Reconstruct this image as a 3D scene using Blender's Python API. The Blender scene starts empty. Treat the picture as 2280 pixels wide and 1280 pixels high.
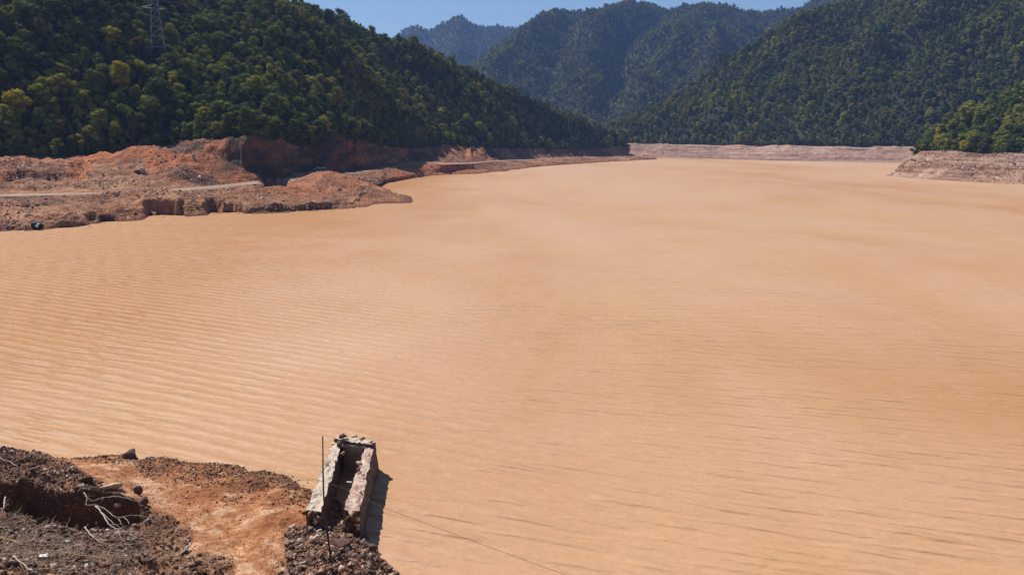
import bpy, math, random
import numpy as np
from mathutils import Vector, Matrix, Euler

random.seed(7)
RS = np.random.RandomState(11)
SC = bpy.context.scene
COL = SC.collection

# ------------------------------------------------------------------ camera
CX, CY, FPX = 1140.0, 640.0, 1755.0          # photograph is 2280 x 1280
HC = 20.0
PITCH = math.radians(10.8)
cam_d = bpy.data.cameras.new("camera")
cam_d.sensor_width = 36.0
cam_d.lens = 36.0 * FPX / 2280.0
cam_d.clip_start = 0.5
cam_d.clip_end = 12000
cam = bpy.data.objects.new("camera", cam_d)
COL.objects.link(cam)
cam.location = (0, 0, HC)
cam.rotation_euler = (math.radians(90) - PITCH, 0, 0)
SC.camera = cam

# ------------------------------------------------------------------ light
SUN_EL = math.radians(51)
SUN_DIR = Vector((-0.76, 0.65, 0)).normalized() * math.cos(SUN_EL) + Vector((0, 0, math.sin(SUN_EL)))
W = bpy.data.worlds.new("World")
SC.world = W
W.use_nodes = True
nt = W.node_tree
nt.nodes.clear()
wo = nt.nodes.new("ShaderNodeOutputWorld")
bg = nt.nodes.new("ShaderNodeBackground")
sky = nt.nodes.new("ShaderNodeTexSky")
sky.sky_type = 'NISHITA'
sky.sun_disc = False
sky.sun_elevation = SUN_EL
sky.sun_rotation = math.atan2(SUN_DIR.x, SUN_DIR.y)
sky.altitude = 600
sky.air_density = 1.0
sky.dust_density = 0.15
sky.ozone_density = 4.0
bg.inputs['Strength'].default_value = 0.070
nt.links.new(sky.outputs[0], bg.inputs[0])
nt.links.new(bg.outputs[0], wo.inputs[0])
sun_d = bpy.data.lights.new("sun", 'SUN')
sun_d.energy = 4.8
sun_d.angle = math.radians(0.5)
sun_d.color = (1.0, 0.93, 0.84)
sun = bpy.data.objects.new("sun", sun_d)
COL.objects.link(sun)
sun.rotation_euler = SUN_DIR.to_track_quat('Z', 'Y').to_euler()
sun.location = (-60, 60, 120)
SC.view_settings.view_transform = 'Standard'
SC.view_settings.look = 'None'
SC.view_settings.exposure = 0.4
SC.view_settings.gamma = 1.0
SC.view_settings.use_curve_mapping = False
SC.cycles.use_denoising = True
SC.cycles.max_bounces = 6
SC.cycles.diffuse_bounces = 1
SC.cycles.glossy_bounces = 2
SC.cycles.transparent_max_bounces = 8
SC.cycles.volume_bounces = 1

# ------------------------------------------------------------------ maths helpers
CT, ST = math.cos(PITCH), math.sin(PITCH)

def unp(px, py, Y=None, z=None):
    """pixel of the photograph + forward distance (or height) -> world point(s)"""
    px = np.asarray(px, float); py = np.asarray(py, float)
    a = (px - CX) / FPX; b = (CY - py) / FPX
    dy = CT + b * ST; dz = -ST + b * CT
    if Y is not None:
        t = np.asarray(Y, float) / dy
    else:
        t = (np.asarray(z, float) - HC) / dz
    return np.stack([a * t, dy * t, HC + dz * t], axis=-1)

def proj(P):
    P = np.asarray(P, float)
    x, y, z = P[..., 0], P[..., 1], P[..., 2] - HC
    d = y * CT - z * ST
    u = y * ST + z * CT
    return CX + FPX * x / d, CY - FPX * u / d, d

def u3(px, py, z):
    q = unp(px, py, z=z)
    return np.array([float(q[0]), float(q[1]), float(q[2])])

def sstep(a, b, x):
    t = np.clip((x - a) / (b - a), 0, 1)
    return t * t * (3 - 2 * t)

def _h(ix, iy, iz, seed):
    n = (ix * 374761393 + iy * 668265263 + iz * 2147483647 + seed * 974634777).astype(np.int64) & 0xffffffff
    n = ((n ^ (n >> 13)) * 1274126177) & 0xffffffff
    n = n ^ (n >> 16)
    return (n & 0xffff) / 32767.5 - 1.0

def vnoise(x, y, z=None, seed=0):
    x = np.asarray(x, float); y = np.asarray(y, float)
    z = np.zeros_like(x) if z is None else np.asarray(z, float)
    ix, iy, iz = np.floor(x).astype(np.int64), np.floor(y).astype(np.int64), np.floor(z).astype(np.int64)
    fx, fy, fz = x - ix, y - iy, z - iz
    fx, fy, fz = [f * f * f * (f * (f * 6 - 15) + 10) for f in (fx, fy, fz)]
    r = 0
    for dx in (0, 1):
        wx = fx if dx else 1 - fx
        for dy in (0, 1):
            wy = fy if dy else 1 - fy
            for dz in (0, 1):
                wz = fz if dz else 1 - fz
                r = r + wx * wy * wz * _h(ix + dx, iy + dy, iz + dz, seed)
    return r

def fbm(x, y, z=None, oct=5, seed=0, gain=0.5):
    r, a, s = 0, 1.0, 1.0
    for k in range(oct):
        r = r + a * vnoise(x * s, y * s, None if z is None else z * s, seed + k * 17)
        a *= gain; s *= 2.03
    return r

def ridged(x, y, oct=4, seed=0):
    r, a, s = 0, 1.0, 1.0
    for k in range(oct):
        r = r + a * (1 - 2 * np.abs(vnoise(x * s, y * s, None, seed + k * 31)))
        a *= 0.5; s *= 2.1
    return r

# ------------------------------------------------------------------ object helpers
def mesh_np(name, V, F, mats, mat_idx=None, smooth=True):
    me = bpy.data.meshes.new(name)
    V = np.asarray(V, np.float32).reshape(-1, 3)
    F = np.asarray(F, np.int32)
    n, k = F.shape
    me.vertices.add(len(V)); me.vertices.foreach_set('co', V.ravel())
    me.loops.add(n * k); me.loops.foreach_set('vertex_index', F.ravel())
    me.polygons.add(n)
    me.polygons.foreach_set('loop_start', np.arange(0, n * k, k, dtype=np.int32))
    me.polygons.foreach_set('loop_total', np.full(n, k, np.int32))
    if smooth:
        me.polygons.foreach_set('use_smooth', np.ones(n, bool))
    for m in (mats if isinstance(mats, (list, tuple)) else [mats]):
        me.materials.append(m)
    if mat_idx is not None:
        me.polygons.foreach_set('material_index', np.asarray(mat_idx, np.int32))
    me.update(calc_edges=True)
    me.validate()
    return me

def link(name, me, parent=None, loc=None):
    o = bpy.data.objects.new(name, me)
    COL.objects.link(o)
    if parent is not None:
        o.parent = parent
    if loc is not None:
        o.location = loc
    return o

def tag(o, label=None, cat=None, group=None, kind=None):
    if label: o['label'] = label
    if cat: o['category'] = cat
    if group: o['group'] = group
    if kind: o['kind'] = kind
    return o

def empty(name, loc, label, cat, group=None, rz=0):
    o = bpy.data.objects.new(name, None)
    COL.objects.link(o)
    o.location = loc
    o.rotation_euler = (0, 0, rz)
    o.empty_display_size = 0.2
    return tag(o, label, cat, group)

def grid_faces(nr, nc):
    i = np.arange(nr * nc).reshape(nr, nc)
    return np.stack([i[:-1, :-1], i[:-1, 1:], i[1:, 1:], i[1:, :-1]], -1).reshape(-1, 4)

class MB:
    """collects tubes, boxes and prisms into one mesh"""
    def __init__(s): s.v = []; s.f = []; s.n = 0
    def add(s, V, F):
        V = [tuple(map(float, p)) for p in V]
        s.v += V; s.f += [tuple(i + s.n for i in f) for f in F]; s.n += len(V)
    def tube(s, pts, radii, sides=6, cap=True):
        pts = [Vector(p) for p in pts]
        if not hasattr(radii, '__len__'): radii = [radii] * len(pts)
        V = []; F = []
        for i, p in enumerate(pts):
            t = (pts[min(i + 1, len(pts) - 1)] - pts[max(i - 1, 0)]).normalized()
            ref = Vector((0, 0, 1)) if abs(t.z) < 0.9 else Vector((1, 0, 0))
            a = t.cross(ref).normalized(); b = t.cross(a)
            for k in range(sides):
                an = 2 * math.pi * k / sides
                V.append(p + (a * math.cos(an) + b * math.sin(an)) * radii[i])
        for i in range(len(pts) - 1):
            for k in range(sides):
                k2 = (k + 1) % sides
                F.append((i * sides + k, i * sides + k2, (i + 1) * sides + k2, (i + 1) * sides + k))
        if cap:
            F.append(tuple(range(sides))[::-1])
            F.append(tuple((len(pts) - 1) * sides + k for k in range(sides)))
        s.add(V, F)
    def box(s, c, d, rz=0.0, taper=(1, 1)):
        c = Vector(c); V = []
        for z in (-1, 1):
            tx, ty = taper if z > 0 else (1, 1)
            for x, y in ((-1, -1), (1, -1), (1, 1), (-1, 1)):
                q = Vector((x * d[0] / 2 * tx, y * d[1] / 2 * ty, z * d[2] / 2))
                q.rotate(Euler((0, 0, rz)))
                V.append(c + q)
        s.add(V, [(0, 3, 2, 1), (4, 5, 6, 7), (0, 1, 5, 4), (1, 2, 6, 5), (2, 3, 7, 6), (3, 0, 4, 7)])
    def build(s, name, mat, parent=None, smooth=False):
        me = bpy.data.meshes.new(name)
        me.from_pydata(s.v, [], s.f); me.materials.append(mat)
        if smooth:
            me.polygons.foreach_set('use_smooth', np.ones(len(me.polygons), bool))
        me.update()
        return link(name, me, parent)

# ------------------------------------------------------------------ materials
def new_mat(name):
    m = bpy.data.materials.new(name); m.use_nodes = True
    t = m.node_tree; t.nodes.clear()
    o = t.nodes.new("ShaderNodeOutputMaterial")
    p = t.nodes.new("ShaderNodeBsdfPrincipled")
    t.links.new(p.outputs[0], o.inputs[0])
    return m, t, p

def N(t, kind, **kw):
    n = t.nodes.new(kind)
    for k, v in kw.items():
        if k.startswith('i_'):
            key = k[2:]
            key = int(key) if key.isdigit() else key.replace('_', ' ')
            n.inputs[key].default_value = v
        else:
            setattr(n, k, v)
    return n

def ramp(t, fac, stops, interp='LINEAR'):
    r = t.nodes.new("ShaderNodeValToRGB"); r.color_ramp.interpolation = interp
    e = r.color_ramp.elements
    while len(e) < len(stops): e.new(0.5)
    for q, (p, c) in zip(e, stops):
        q.position = p; q.color = (*c, 1)
    t.links.new(fac, r.inputs[0])
    return r.outputs[0]

def noise(t, vec, scale, detail=6, rough=0.6, dist=0.0):
    n = N(t, "ShaderNodeTexNoise")
    n.inputs['Scale'].default_value = scale; n.inputs['Detail'].default_value = detail
    n.inputs['Roughness'].default_value = rough; n.inputs['Distortion'].default_value = dist
    if vec is not None: t.links.new(vec, n.inputs['Vector'])
    return n.outputs['Fac']

def mix(t, fac, a, b, mode='MIX'):
    m = t.nodes.new("ShaderNodeMix"); m.data_type = 'RGBA'; m.blend_type = mode
    if isinstance(fac, (int, float)): m.inputs[0].default_value = fac
    else: t.links.new(fac, m.inputs[0])
    for s, v in ((m.inputs[6], a), (m.inputs[7], b)):
        if isinstance(v, tuple): s.default_value = (*v, 1)
        else: t.links.new(v, s)
    return m.outputs[2]

def mathn(t, op, a, b=None, clamp=False):
    m = t.nodes.new("ShaderNodeMath"); m.operation = op; m.use_clamp = clamp
    for i, v in enumerate((a, b)):
        if v is None: continue
        if isinstance(v, (int, float)): m.inputs[i].default_value = v
        else: t.links.new(v, m.inputs[i])
    return m.outputs[0]

def mapping(t, vec, scale=(1, 1, 1), rot=(0, 0, 0)):
    m = t.nodes.new("ShaderNodeMapping")
    m.inputs['Scale'].default_value = scale; m.inputs['Rotation'].default_value = rot
    t.links.new(vec, m.inputs['Vector'])
    return m.outputs[0]

def bump(t, p, h, strength, dist):
    b = t.nodes.new("ShaderNodeBump")
    b.inputs['Strength'].default_value = strength; b.inputs['Distance'].default_value = dist
    t.links.new(h, b.inputs['Height']); t.links.new(b.outputs[0], p.inputs['Normal'])
    return b

def wpos(t):
    return t.nodes.new("ShaderNodeNewGeometry").outputs['Position']

def soil_mat(name, stops, big, mid, fine, fleck=(0.6, 0.5, 0.4), fleck_scale=3.0, fleck_amt=0.5,
             strata=None, bs=0.6, bd=0.3, redattr=False, red=(0.42, 0.13, 0.045), wet=0, pale=False):
    m, t, p = new_mat(name)
    P = wpos(t)
    n1 = noise(t, P, big, 4, 0.6); n2 = noise(t, P, mid, 6, 0.65); n3 = noise(t, P, fine, 3, 0.6)
    s = mathn(t, 'ADD', mathn(t, 'MULTIPLY', n1, 0.5), mathn(t, 'MULTIPLY', n2, 0.35))
    s = mathn(t, 'ADD', s, mathn(t, 'MULTIPLY', n3, 0.15))
    c = ramp(t, s, stops)
    if strata:
        sn = noise(t, mapping(t, P, (0.012, 0.012, strata)), 1.0, 5, 0.7)
        c = mix(t, ramp(t, sn, [(0.42, (0, 0, 0)), (0.62, (1, 1, 1))]), c, mix(t, 0.5, c, (0.52, 0.37, 0.30)))
    if redattr:
        at = N(t, "ShaderNodeAttribute", attribute_name="red")
        rc = ramp(t, n2, [(0.35, tuple(x * 0.7 for x in red)), (0.65, tuple(min(1, x * 1.25) for x in red))])
        c = mix(t, at.outputs['Fac'], c, rc)
        aw = N(t, "ShaderNodeAttribute", attribute_name="weed_shade")
        c = mix(t, aw.outputs['Fac'], c, ramp(t, n3, [(0.4, (0.035, 0.022, 0.014)), (0.65, (0.085, 0.06, 0.035))]))
    v = N(t, "ShaderNodeTexVoronoi"); v.inputs['Scale'].default_value = fleck_scale
    t.links.new(P, v.inputs['Vector'])
    sep = N(t, "ShaderNodeSeparateColor"); t.links.new(v.outputs['Color'], sep.inputs[0])
    f1 = ramp(t, sep.outputs[0], [(0.72, (0, 0, 0)), (0.9, (1, 1, 1))])
    f2 = ramp(t, v.outputs['Distance'], [(0.2, (1, 1, 1)), (0.45, (0, 0, 0))])
    f = mathn(t, 'MULTIPLY', mathn(t, 'MULTIPLY', f1, f2), fleck_amt)
    if redattr: f = mathn(t, 'MULTIPLY', f, mathn(t, 'SUBTRACT', 1.0, aw.outputs['Fac'], True))
    c = mix(t, f, c, fleck)
    if wet:
        sz_ = N(t, "ShaderNodeSeparateXYZ"); t.links.new(P, sz_.inputs[0])
        zz = mathn(t, 'ADD', sz_.outputs[2], mathn(t, 'MULTIPLY', mathn(t, 'SUBTRACT', n2, 0.5), wet))
        c = mix(t, 1.0, c, ramp(t, mathn(t, 'DIVIDE', zz, wet * 1.6), [(0.25, (0.45, 0.40, 0.38)), (0.9, (1, 1, 1))]), 'MULTIPLY')
    if pale:
        ap = N(t, "ShaderNodeAttribute", attribute_name="pale")
        c = mix(t, mathn(t, 'MULTIPLY', ap.outputs['Fac'], ramp(t, n3, [(0.3, (.3, .3, .3)), (0.6, (1, 1, 1))])), c, (0.56, 0.36, 0.23))
    t.links.new(c, p.inputs['Base Color'])
    p.inputs['Roughness'].default_value = 0.92
    p.inputs['Specular IOR Level'].default_value = 0.2
    h =  mathn(t, 'ADD', mathn(t, 'ADD', n2, mathn(t, 'MULTIPLY', n3, 0.5)), mathn(t, 'MULTIPLY', v.outputs['Distance'], 0.3))
    bump(t, p, h, bs, bd)
    return m

M = {}
M['near_soil'] = soil_mat("near_soil", [(0.34, (0.10, 0.04, 0.02)), (0.44, (0.27, 0.10, 0.038)), (0.52, (0.36, 0.155, 0.066)), (0.575, (0.52, 0.30, 0.17)), (0.65, (0.64, 0.46, 0.33))],
                          0.22, 1.6, 9.0, (0.62, 0.46, 0.33), 7.5, 0.45, bs=0.8, bd=0.12, redattr=True, red=(0.13, 0.070, 0.044), wet=0.16, pale=True)
M['rubble_soil'] = M['near_soil']
M['left_soil'] = soil_mat("left_soil", [(0.41, (0.065, 0.032, 0.02)), (0.5, (0.24, 0.105, 0.053)), (0.60, (0.40, 0.215, 0.122))],
                          0.035, 0.3, 1.6, (0.55, 0.42, 0.33), 1.3, 0.6, bs=0.9, bd=0.9, redattr=True, red=(0.40, 0.125, 0.045), wet=0.5)
M['far_soil'] = soil_mat("far_soil", [(0.38, (0.09, 0.048, 0.036)), (0.5, (0.22, 0.122, 0.088)), (0.62, (0.38, 0.235, 0.175))],
                         0.02, 0.12, 0.6, (0.6, 0.5, 0.42), 0.5, 0.35, strata=0.9, bs=0.8, bd=1.5)
M['prom_soil'] = soil_mat("prom_soil", [(0.38, (0.09, 0.042, 0.026)), (0.5, (0.24, 0.12, 0.074)), (0.62, (0.42, 0.255, 0.175))],
                          0.05, 0.25, 1.0, (0.66, 0.56, 0.46), 0.7, 0.6, strata=0.7, bs=0.9, bd=1.2)
M['forest_floor'] = soil_mat("forest_floor", [(0.35, (0.016, 0.02, 0.008)), (0.6, (0.045, 0.05, 0.02))],
                             0.02, 0.1, 0.5, (0.1, 0.08, 0.04), 0.3, 0.3, bs=0.5, bd=1.0)
M['road'] = soil_mat("road_dust", [(0.35, (0.22, 0.14, 0.095)), (0.6, (0.38, 0.26, 0.19))], 0.05, 0.4, 2.0, (0.5, 0.4, 0.3), 1.0, 0.2, bs=0.2, bd=0.1)
M['embank'] = soil_mat("embankment", [(0.35, (0.2, 0.11, 0.07)), (0.6, (0.4, 0.27, 0.19))], 0.1, 0.8, 4.0)

def foliage_mat(name, dark, light, trans=0.25):
    m, t, p = new_mat(name)
    trans = trans
    oi = N(t, "ShaderNodeObjectInfo")
    P = N(t, "ShaderNodeTexCoord").outputs['Object']
    n = noise(t, P, 0.9, 3, 0.6)
    s = mathn(t, 'ADD', mathn(t, 'MULTIPLY', oi.outputs['Random'], 0.55), mathn(t, 'MULTIPLY', n, 0.5))
    c = ramp(t, s, [(0.12, dark), (0.85, light)])
    t.links.new(c, p.inputs['Base Color'])
    p.inputs['Roughness'].default_value = 0.8
    p.inputs['Specular IOR Level'].default_value = 0.08
    tr = N(t, "ShaderNodeBsdfTranslucent")
    cc = mix(t, 1.0, c, (1.0, 1.0, 0.45), 'MULTIPLY')
    t.links.new(cc, tr.inputs[0])
    mx = N(t, "ShaderNodeMixShader"); mx.inputs[0].default_value = trans
    t.links.new(p.outputs[0], mx.inputs[1]); t.links.new(tr.outputs[0], mx.inputs[2])
    out = [x for x in t.nodes if x.type == 'OUTPUT_MATERIAL'][0]
    t.links.new(mx.outputs[0], out.inputs[0])
    return m

FOL = [
    foliage_mat("foliage_dark", (0.040, 0.066, 0.016), (0.125, 0.155, 0.034)),
    foliage_mat("foliage_mid", (0.085, 0.118, 0.022), (0.20, 0.23, 0.042)),
    foliage_mat("foliage_olive", (0.140, 0.155, 0.026), (0.28, 0.275, 0.05)),
    foliage_mat("foliage_bright", (0.17, 0.19, 0.018), (0.34, 0.33, 0.035), 0.42),
    foliage_mat("foliage_gold", (0.30, 0.25, 0.015), (0.50, 0.42, 0.03), 0.42),
    foliage_mat("foliage_rust", (0.075, 0.065, 0.026), (0.15, 0.12, 0.045)),
]
m, t, p = new_mat("bark"); M['bark'] = m
P = N(t, "ShaderNodeTexCoord").outputs['Object']
t.links.new(ramp(t, noise(t, mapping(t, P, (4, 4, 0.8)), 1.5), [(0.3, (0.06, 0.045, 0.035)), (0.7, (0.24, 0.2, 0.16))]), p.inputs['Base Color'])
p.inputs['Roughness'].default_value = 0.9

def plain(name, col, rough=0.7, metal=0.0, var=0.25, scale=6.0):
    m, t, p = new_mat(name)
    P = N(t, "ShaderNodeTexCoord").outputs['Object']
    n = noise(t, P, scale, 5, 0.6)
    c = ramp(t, n, [(0.3, tuple(x * (1 - var) for x in col)), (0.7, tuple(min(1, x * (1 + var)) for x in col))])
    t.links.new(c, p.inputs['Base Color'])
    p.inputs['Roughness'].default_value = rough; p.inputs['Metallic'].default_value = metal
    bump(t, p, n, 0.2, 0.02)
    return m

M['steel'] = plain("galvanised_steel", (0.16, 0.185, 0.22), 0.6, 0.2, 0.15)
M['black_rod'] = plain("rusty_rod", (0.03, 0.022, 0.018), 0.7)
M['wire'] = plain("wire", (0.07, 0.04, 0.025), 0.8)
M['power_wire'] = plain("power_wire", (0.2, 0.22, 0.26), 0.5)
M['dead_wood'] = plain("dead_wood", (0.46, 0.37, 0.30), 0.85, 0, 0.35, 10)
M['dry_twig'] = plain("dry_twig", (0.30, 0.22, 0.16), 0.9, 0, 0.5, 3)
M['cane'] = plain("dry_cane", (0.34, 0.17, 0.055), 0.7, 0, 0.3, 2)
M['teal_paint'] = plain("teal_paint", (0.03, 0.075, 0.075), 0.45)
M['white_paint'] = plain("white_paint", (0.62, 0.68, 0.68), 0.45, 0, 0.1)
M['glass'] = plain("dark_glass", (0.02, 0.03, 0.035), 0.1)
M['rubber'] = plain("rubber", (0.02, 0.02, 0.02), 0.85)
M['litter_white'] = plain("litter_white", (0.72, 0.74, 0.72), 0.5, 0, 0.1)
M['litter_yellow'] = plain("litter_yellow", (0.75, 0.62, 0.22), 0.5, 0, 0.15)
M['dry_grass'] = plain("dry_grass", (0.42, 0.28, 0.12), 0.8, 0, 0.3)

def rock_mat(name, cols, mort=False):
    m, t, p = new_mat(name)
    g = N(t, "ShaderNodeNewGeometry"); oi = N(t, "ShaderNodeObjectInfo")
    r = mathn(t, 'FRACT', mathn(t, 'ADD', g.outputs['Random Per Island'], oi.outputs['Random']))
    P = g.outputs['Position']
    k = len(cols)
    c = ramp(t, r, [(i / k, c) for i, c in enumerate(cols)], 'CONSTANT')
    n = noise(t, P, 14, 5, 0.65)
    c = mix(t, 0.6, c, ramp(t, n, [(0.3, (0.35, 0.3, 0.28)), (0.7, (1.0, 1.0, 1.0))]), 'MULTIPLY')
    t.links.new(c, p.inputs['Base Color'])
    p.inputs['Roughness'].default_value = 0.88
    p.inputs['Specular IOR Level'].default_value = 0.25
    bump(t, p, n, 0.5, 0.03)
    return m

M['rock_dark'] = rock_mat("rock_dark", [(0.12, 0.07, 0.05), (0.25, 0.13, 0.08), (0.08, 0.048, 0.036), (0.33, 0.20, 0.14), (0.17, 0.105, 0.08),
                                        (0.10, 0.06, 0.045), (0.50, 0.37, 0.27), (0.22, 0.12, 0.08), (0.66, 0.55, 0.43), (0.15, 0.09, 0.065), (0.13, 0.075, 0.055), (0.20, 0.12, 0.085), (0.36, 0.22, 0.15)])
M['rock_bank'] = rock_mat("rock_bank", [(0.26, 0.15, 0.11), (0.44, 0.32, 0.25), (0.16, 0.10, 0.08), (0.34, 0.21, 0.15), (0.6, 0.5, 0.42), (0.24, 0.16, 0.13)])
M['rock_pale'] = rock_mat("rock_pale", [(0.66, 0.52, 0.40), (0.6, 0.42, 0.32)])
M['boulder'] = rock_mat("boulder", [(0.13, 0.08, 0.07), (0.16, 0.09, 0.07)])

# masonry: pinkish rubble stones bedded in pale mortar
def masonry_mat(name, mortar, stones, scale, mort_amt):
    m, t, p = new_mat(name)
    P = wpos(t)
    Pd = N(t, "ShaderNodeVectorMath", operation='ADD')
    nz = N(t, "ShaderNodeTexNoise"); nz.inputs['Scale'].default_value = 5; t.links.new(P, nz.inputs['Vector'])
    sc = N(t, "ShaderNodeVectorMath", operation='SCALE'); sc.inputs['Scale'].default_value = 0.16
    t.links.new(nz.outputs['Color'], sc.inputs[0]); t.links.new(P, Pd.inputs[0]); t.links.new(sc.outputs[0], Pd.inputs[1])
    v = N(t, "ShaderNodeTexVoronoi"); v.inputs['Scale'].default_value = scale; t.links.new(Pd.outputs[0], v.inputs['Vector'])
    e = N(t, "ShaderNodeTexVoronoi", feature='DISTANCE_TO_EDGE'); e.inputs['Scale'].default_value = scale; t.links.new(Pd.outputs[0], e.inputs['Vector'])
    sep = N(t, "ShaderNodeSeparateColor"); t.links.new(v.outputs['Color'], sep.inputs[0])
    c = ramp(t, sep.outputs[0], [(i / len(stones), s) for i, s in enumerate(stones)], 'CONSTANT')
    edge = ramp(t, e.outputs['Distance'], [(0.02, (1, 1, 1)), (0.10, (0, 0, 0))])
    cov = ramp(t, noise(t, P, 1.7, 4, 0.6), [(0.62 - mort_amt * 0.3, (0, 0, 0)), (0.72 - mort_amt * 0.3, (1, 1, 1))])
    f = mathn(t, 'MAXIMUM', edge, cov)
    c = mix(t, f, c, ramp(t, noise(t, P, 9, 5, 0.7), [(0.3, tuple(x * 0.62 for x in mortar)), (0.65, mortar)]))
    t.links.new(c, p.inputs['Base Color'])
    p.inputs['Roughness'].default_value = 0.9
    h = mathn(t, 'ADD', mathn(t, 'MINIMUM', e.outputs['Distance'], 0.12), mathn(t, 'MULTIPLY', noise(t, P, 16, 5), 0.12))
    bump(t, p, h, 0.9, 0.25)
    return m

M['masonry_pale'] = masonry_mat("masonry_pale", (0.64, 0.54, 0.43), [(0.52, 0.34, 0.27), (0.66, 0.5, 0.40), (0.42, 0.26, 0.20), (0.7, 0.58, 0.47)], 3.2, 1.0)
M['masonry_pink'] = masonry_mat("masonry_pink", (0.60, 0.49, 0.39), [(0.48, 0.28, 0.22), (0.58, 0.38, 0.30), (0.30, 0.17, 0.14), (0.66, 0.50, 0.40)], 3.0, 0.35)
M['masonry_shaded'] = masonry_mat("masonry_shaded", (0.16, 0.12, 0.09), [(0.10, 0.065, 0.05), (0.14, 0.09, 0.07), (0.07, 0.045, 0.038), (0.17, 0.12, 0.095)], 3.0, 0.1)  # wall sides and inner faces: their shade painted in as darker colours
M['plaster'] = plain("old_plaster", (0.34, 0.24, 0.16), 0.9, 0, 0.25, 2.0)

# ------------------------------------------------------------------ water
def water_mat():
    m, t, p = new_mat("muddy_water")
    P = wpos(t)
    # sediment clouds: slow broad variation in the silt carried by the water
    big = noise(t, mapping(t, P, (0.010, 0.004, 1), (0, 0, 0.35)), 1.0, 4, 0.55, 0.6)
    c = ramp(t, big, [(0.34, (0.425, 0.225, 0.105)), (0.5, (0.50, 0.30, 0.162)), (0.66, (0.53, 0.355, 0.235))])
    med = noise(t, mapping(t, P, (0.05, 0.02, 1), (0, 0, -0.25)), 1.0, 4, 0.6, 0.5)
    c = mix(t, ramp(t, med, [(0.38, (0, 0, 0)), (0.66, (0.7, 0.7, 0.7))]), c, (0.52, 0.315, 0.205))
    # more suspended silt beside the left bank
    sp = N(t, "ShaderNodeSeparateXYZ"); t.links.new(P, sp.inputs[0])
    side = mathn(t, 'ADD', mathn(t, 'MULTIPLY', sp.outputs[0], -0.0125), mathn(t, 'MULTIPLY', noise(t, P, 0.03, 3), 0.7))
    c = mix(t, ramp(t, side, [(0.45, (0, 0, 0)), (1.35, (1, 1, 1))]), c, (0.38, 0.18, 0.062))
    t.links.new(c, p.inputs['Base Color'])
    p.inputs['Roughness'].default_value = 0.52
    p.inputs['IOR'].default_value = 1.33
    p.inputs['Specular IOR Level'].default_value = 0.27
    # wind ripples, crests running down to the right
    rot = math.radians(23)
    def wave(sx, sy, r, det=3, rough=0.5, dd=0.5):
        return noise(t, mapping(t, mapping(t, P, (1, 1, 1), (0, 0, r)), (sx, sy, 1)), 1.0, det, rough, dd)
    def train(wl, r, dist, ds):
        w = N(t, "ShaderNodeTexWave", wave_type='BANDS', bands_direction='Y', wave_profile='SIN')
        w.inputs['Scale'].default_value = 0.314 / wl
        w.inputs['Distortion'].default_value = dist; w.inputs['Detail'].default_value = 3
        w.inputs['Detail Scale'].default_value = ds; w.inputs['Detail Roughness'].default_value = 0.6
        t.links.new(mapping(t, mapping(t, P, (1, 1, 1), (0, 0, r)), (0.55, 1, 1)), w.inputs['Vector'])
        return mathn(t, 'POWER', w.outputs['Fac'], 1.7)
    t1 = train(1.5, rot + 0.06, 2.6, 1.0); t2 = train(0.9, rot - 0.1, 3.0, 1.2)
    w0 = wave(0.07, 0.33, rot - 0.1, 5, 0.65)
    w2 = wave(0.7, 2.0, rot + 0.12); w3 = wave(1.8, 4.5, rot - 0.25, 2)
    a1 = ramp(t, wave(0.07, 0.11, 0.2, 3), [(0.35, (.4, .4, .4)), (0.65, (1, 1, 1))])
    a2 = ramp(t, wave(0.09, 0.16, -0.3, 3), [(0.38, (.25, .25, .25)), (0.62, (1, 1, 1))])
    gust = ramp(t, noise(t, mapping(t, P, (0.006, 0.016, 1), (0, 0, 0)), 1.0, 4, 0.55, 0.4), [(0.36, (.55, .55, .55)), (0.6, (1, 1, 1))])
    h = mathn(t, 'ADD', mathn(t, 'MULTIPLY', mathn(t, 'MULTIPLY', t1, a1), 0.26), mathn(t, 'MULTIPLY', mathn(t, 'MULTIPLY', t2, a2), 0.13))
    h = mathn(t, 'ADD', h, mathn(t, 'MULTIPLY', w2, 0.12))
    h = mathn(t, 'ADD', h, mathn(t, 'MULTIPLY', w3, 0.035))
    h = mathn(t, 'MULTIPLY', h, gust)
    h = mathn(t, 'ADD', h, mathn(t, 'MULTIPLY', w0, 0.42))
    bump(t, p, h, 1.0, 0.85)
    return m

M['water'] = water_mat()
xs = np.array([-900, -200, 0, 200, 600, 2200.0]); ys = np.array([-40, 30, 200, 600, 1200, 3200.0])
XX, YY = np.meshgrid(xs, ys)
o = link("water", mesh_np("water", np.stack([XX, YY, 0 * XX], -1), grid_faces(6, 6), M['water'], smooth=False))
tag(o, kind='structure')
g = 9000
o = link("ground", mesh_np("ground", [(-g, -g, -4), (g, -g, -4), (g, g, -4), (-g, g, -4)], [(0, 1, 2, 3)], M['left_soil'], smooth=False))
tag(o, kind='structure')

# ------------------------------------------------------------------ lofted terrain
def curve(keys, mode):
    k = np.array(keys, float)
    def f(u):
        py = np.interp(u, k[:, 0], k[:, 1]); q = np.interp(u, k[:, 0], k[:, 2])
        return unp(u, py, Y=q) if mode == 'Y' else unp(u, py, z=q)
    return f

def zc(keys, z):
    return curve([(a, b, z) for a, b in keys], 'z')

def loft(curves, us, segs, ease=None):
    C = [c(us) if callable(c) else c for c in curves]
    rows = []; vs = []
    for i in range(len(C) - 1):
        for j in range(segs[i]):
            s = j / segs[i]
            e = s if not ease or ease[i] is None else ease[i](s)
            q = C[i] * (1 - s) + C[i + 1] * s
            q = q.copy(); q[:, 2] = C[i][:, 2] * (1 - e) + C[i + 1][:, 2] * e
            rows.append(q); vs.append(i + s)
    rows.append(C[-1]); vs.append(len(C) - 1)
    return np.array(rows), np.array(vs)

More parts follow.
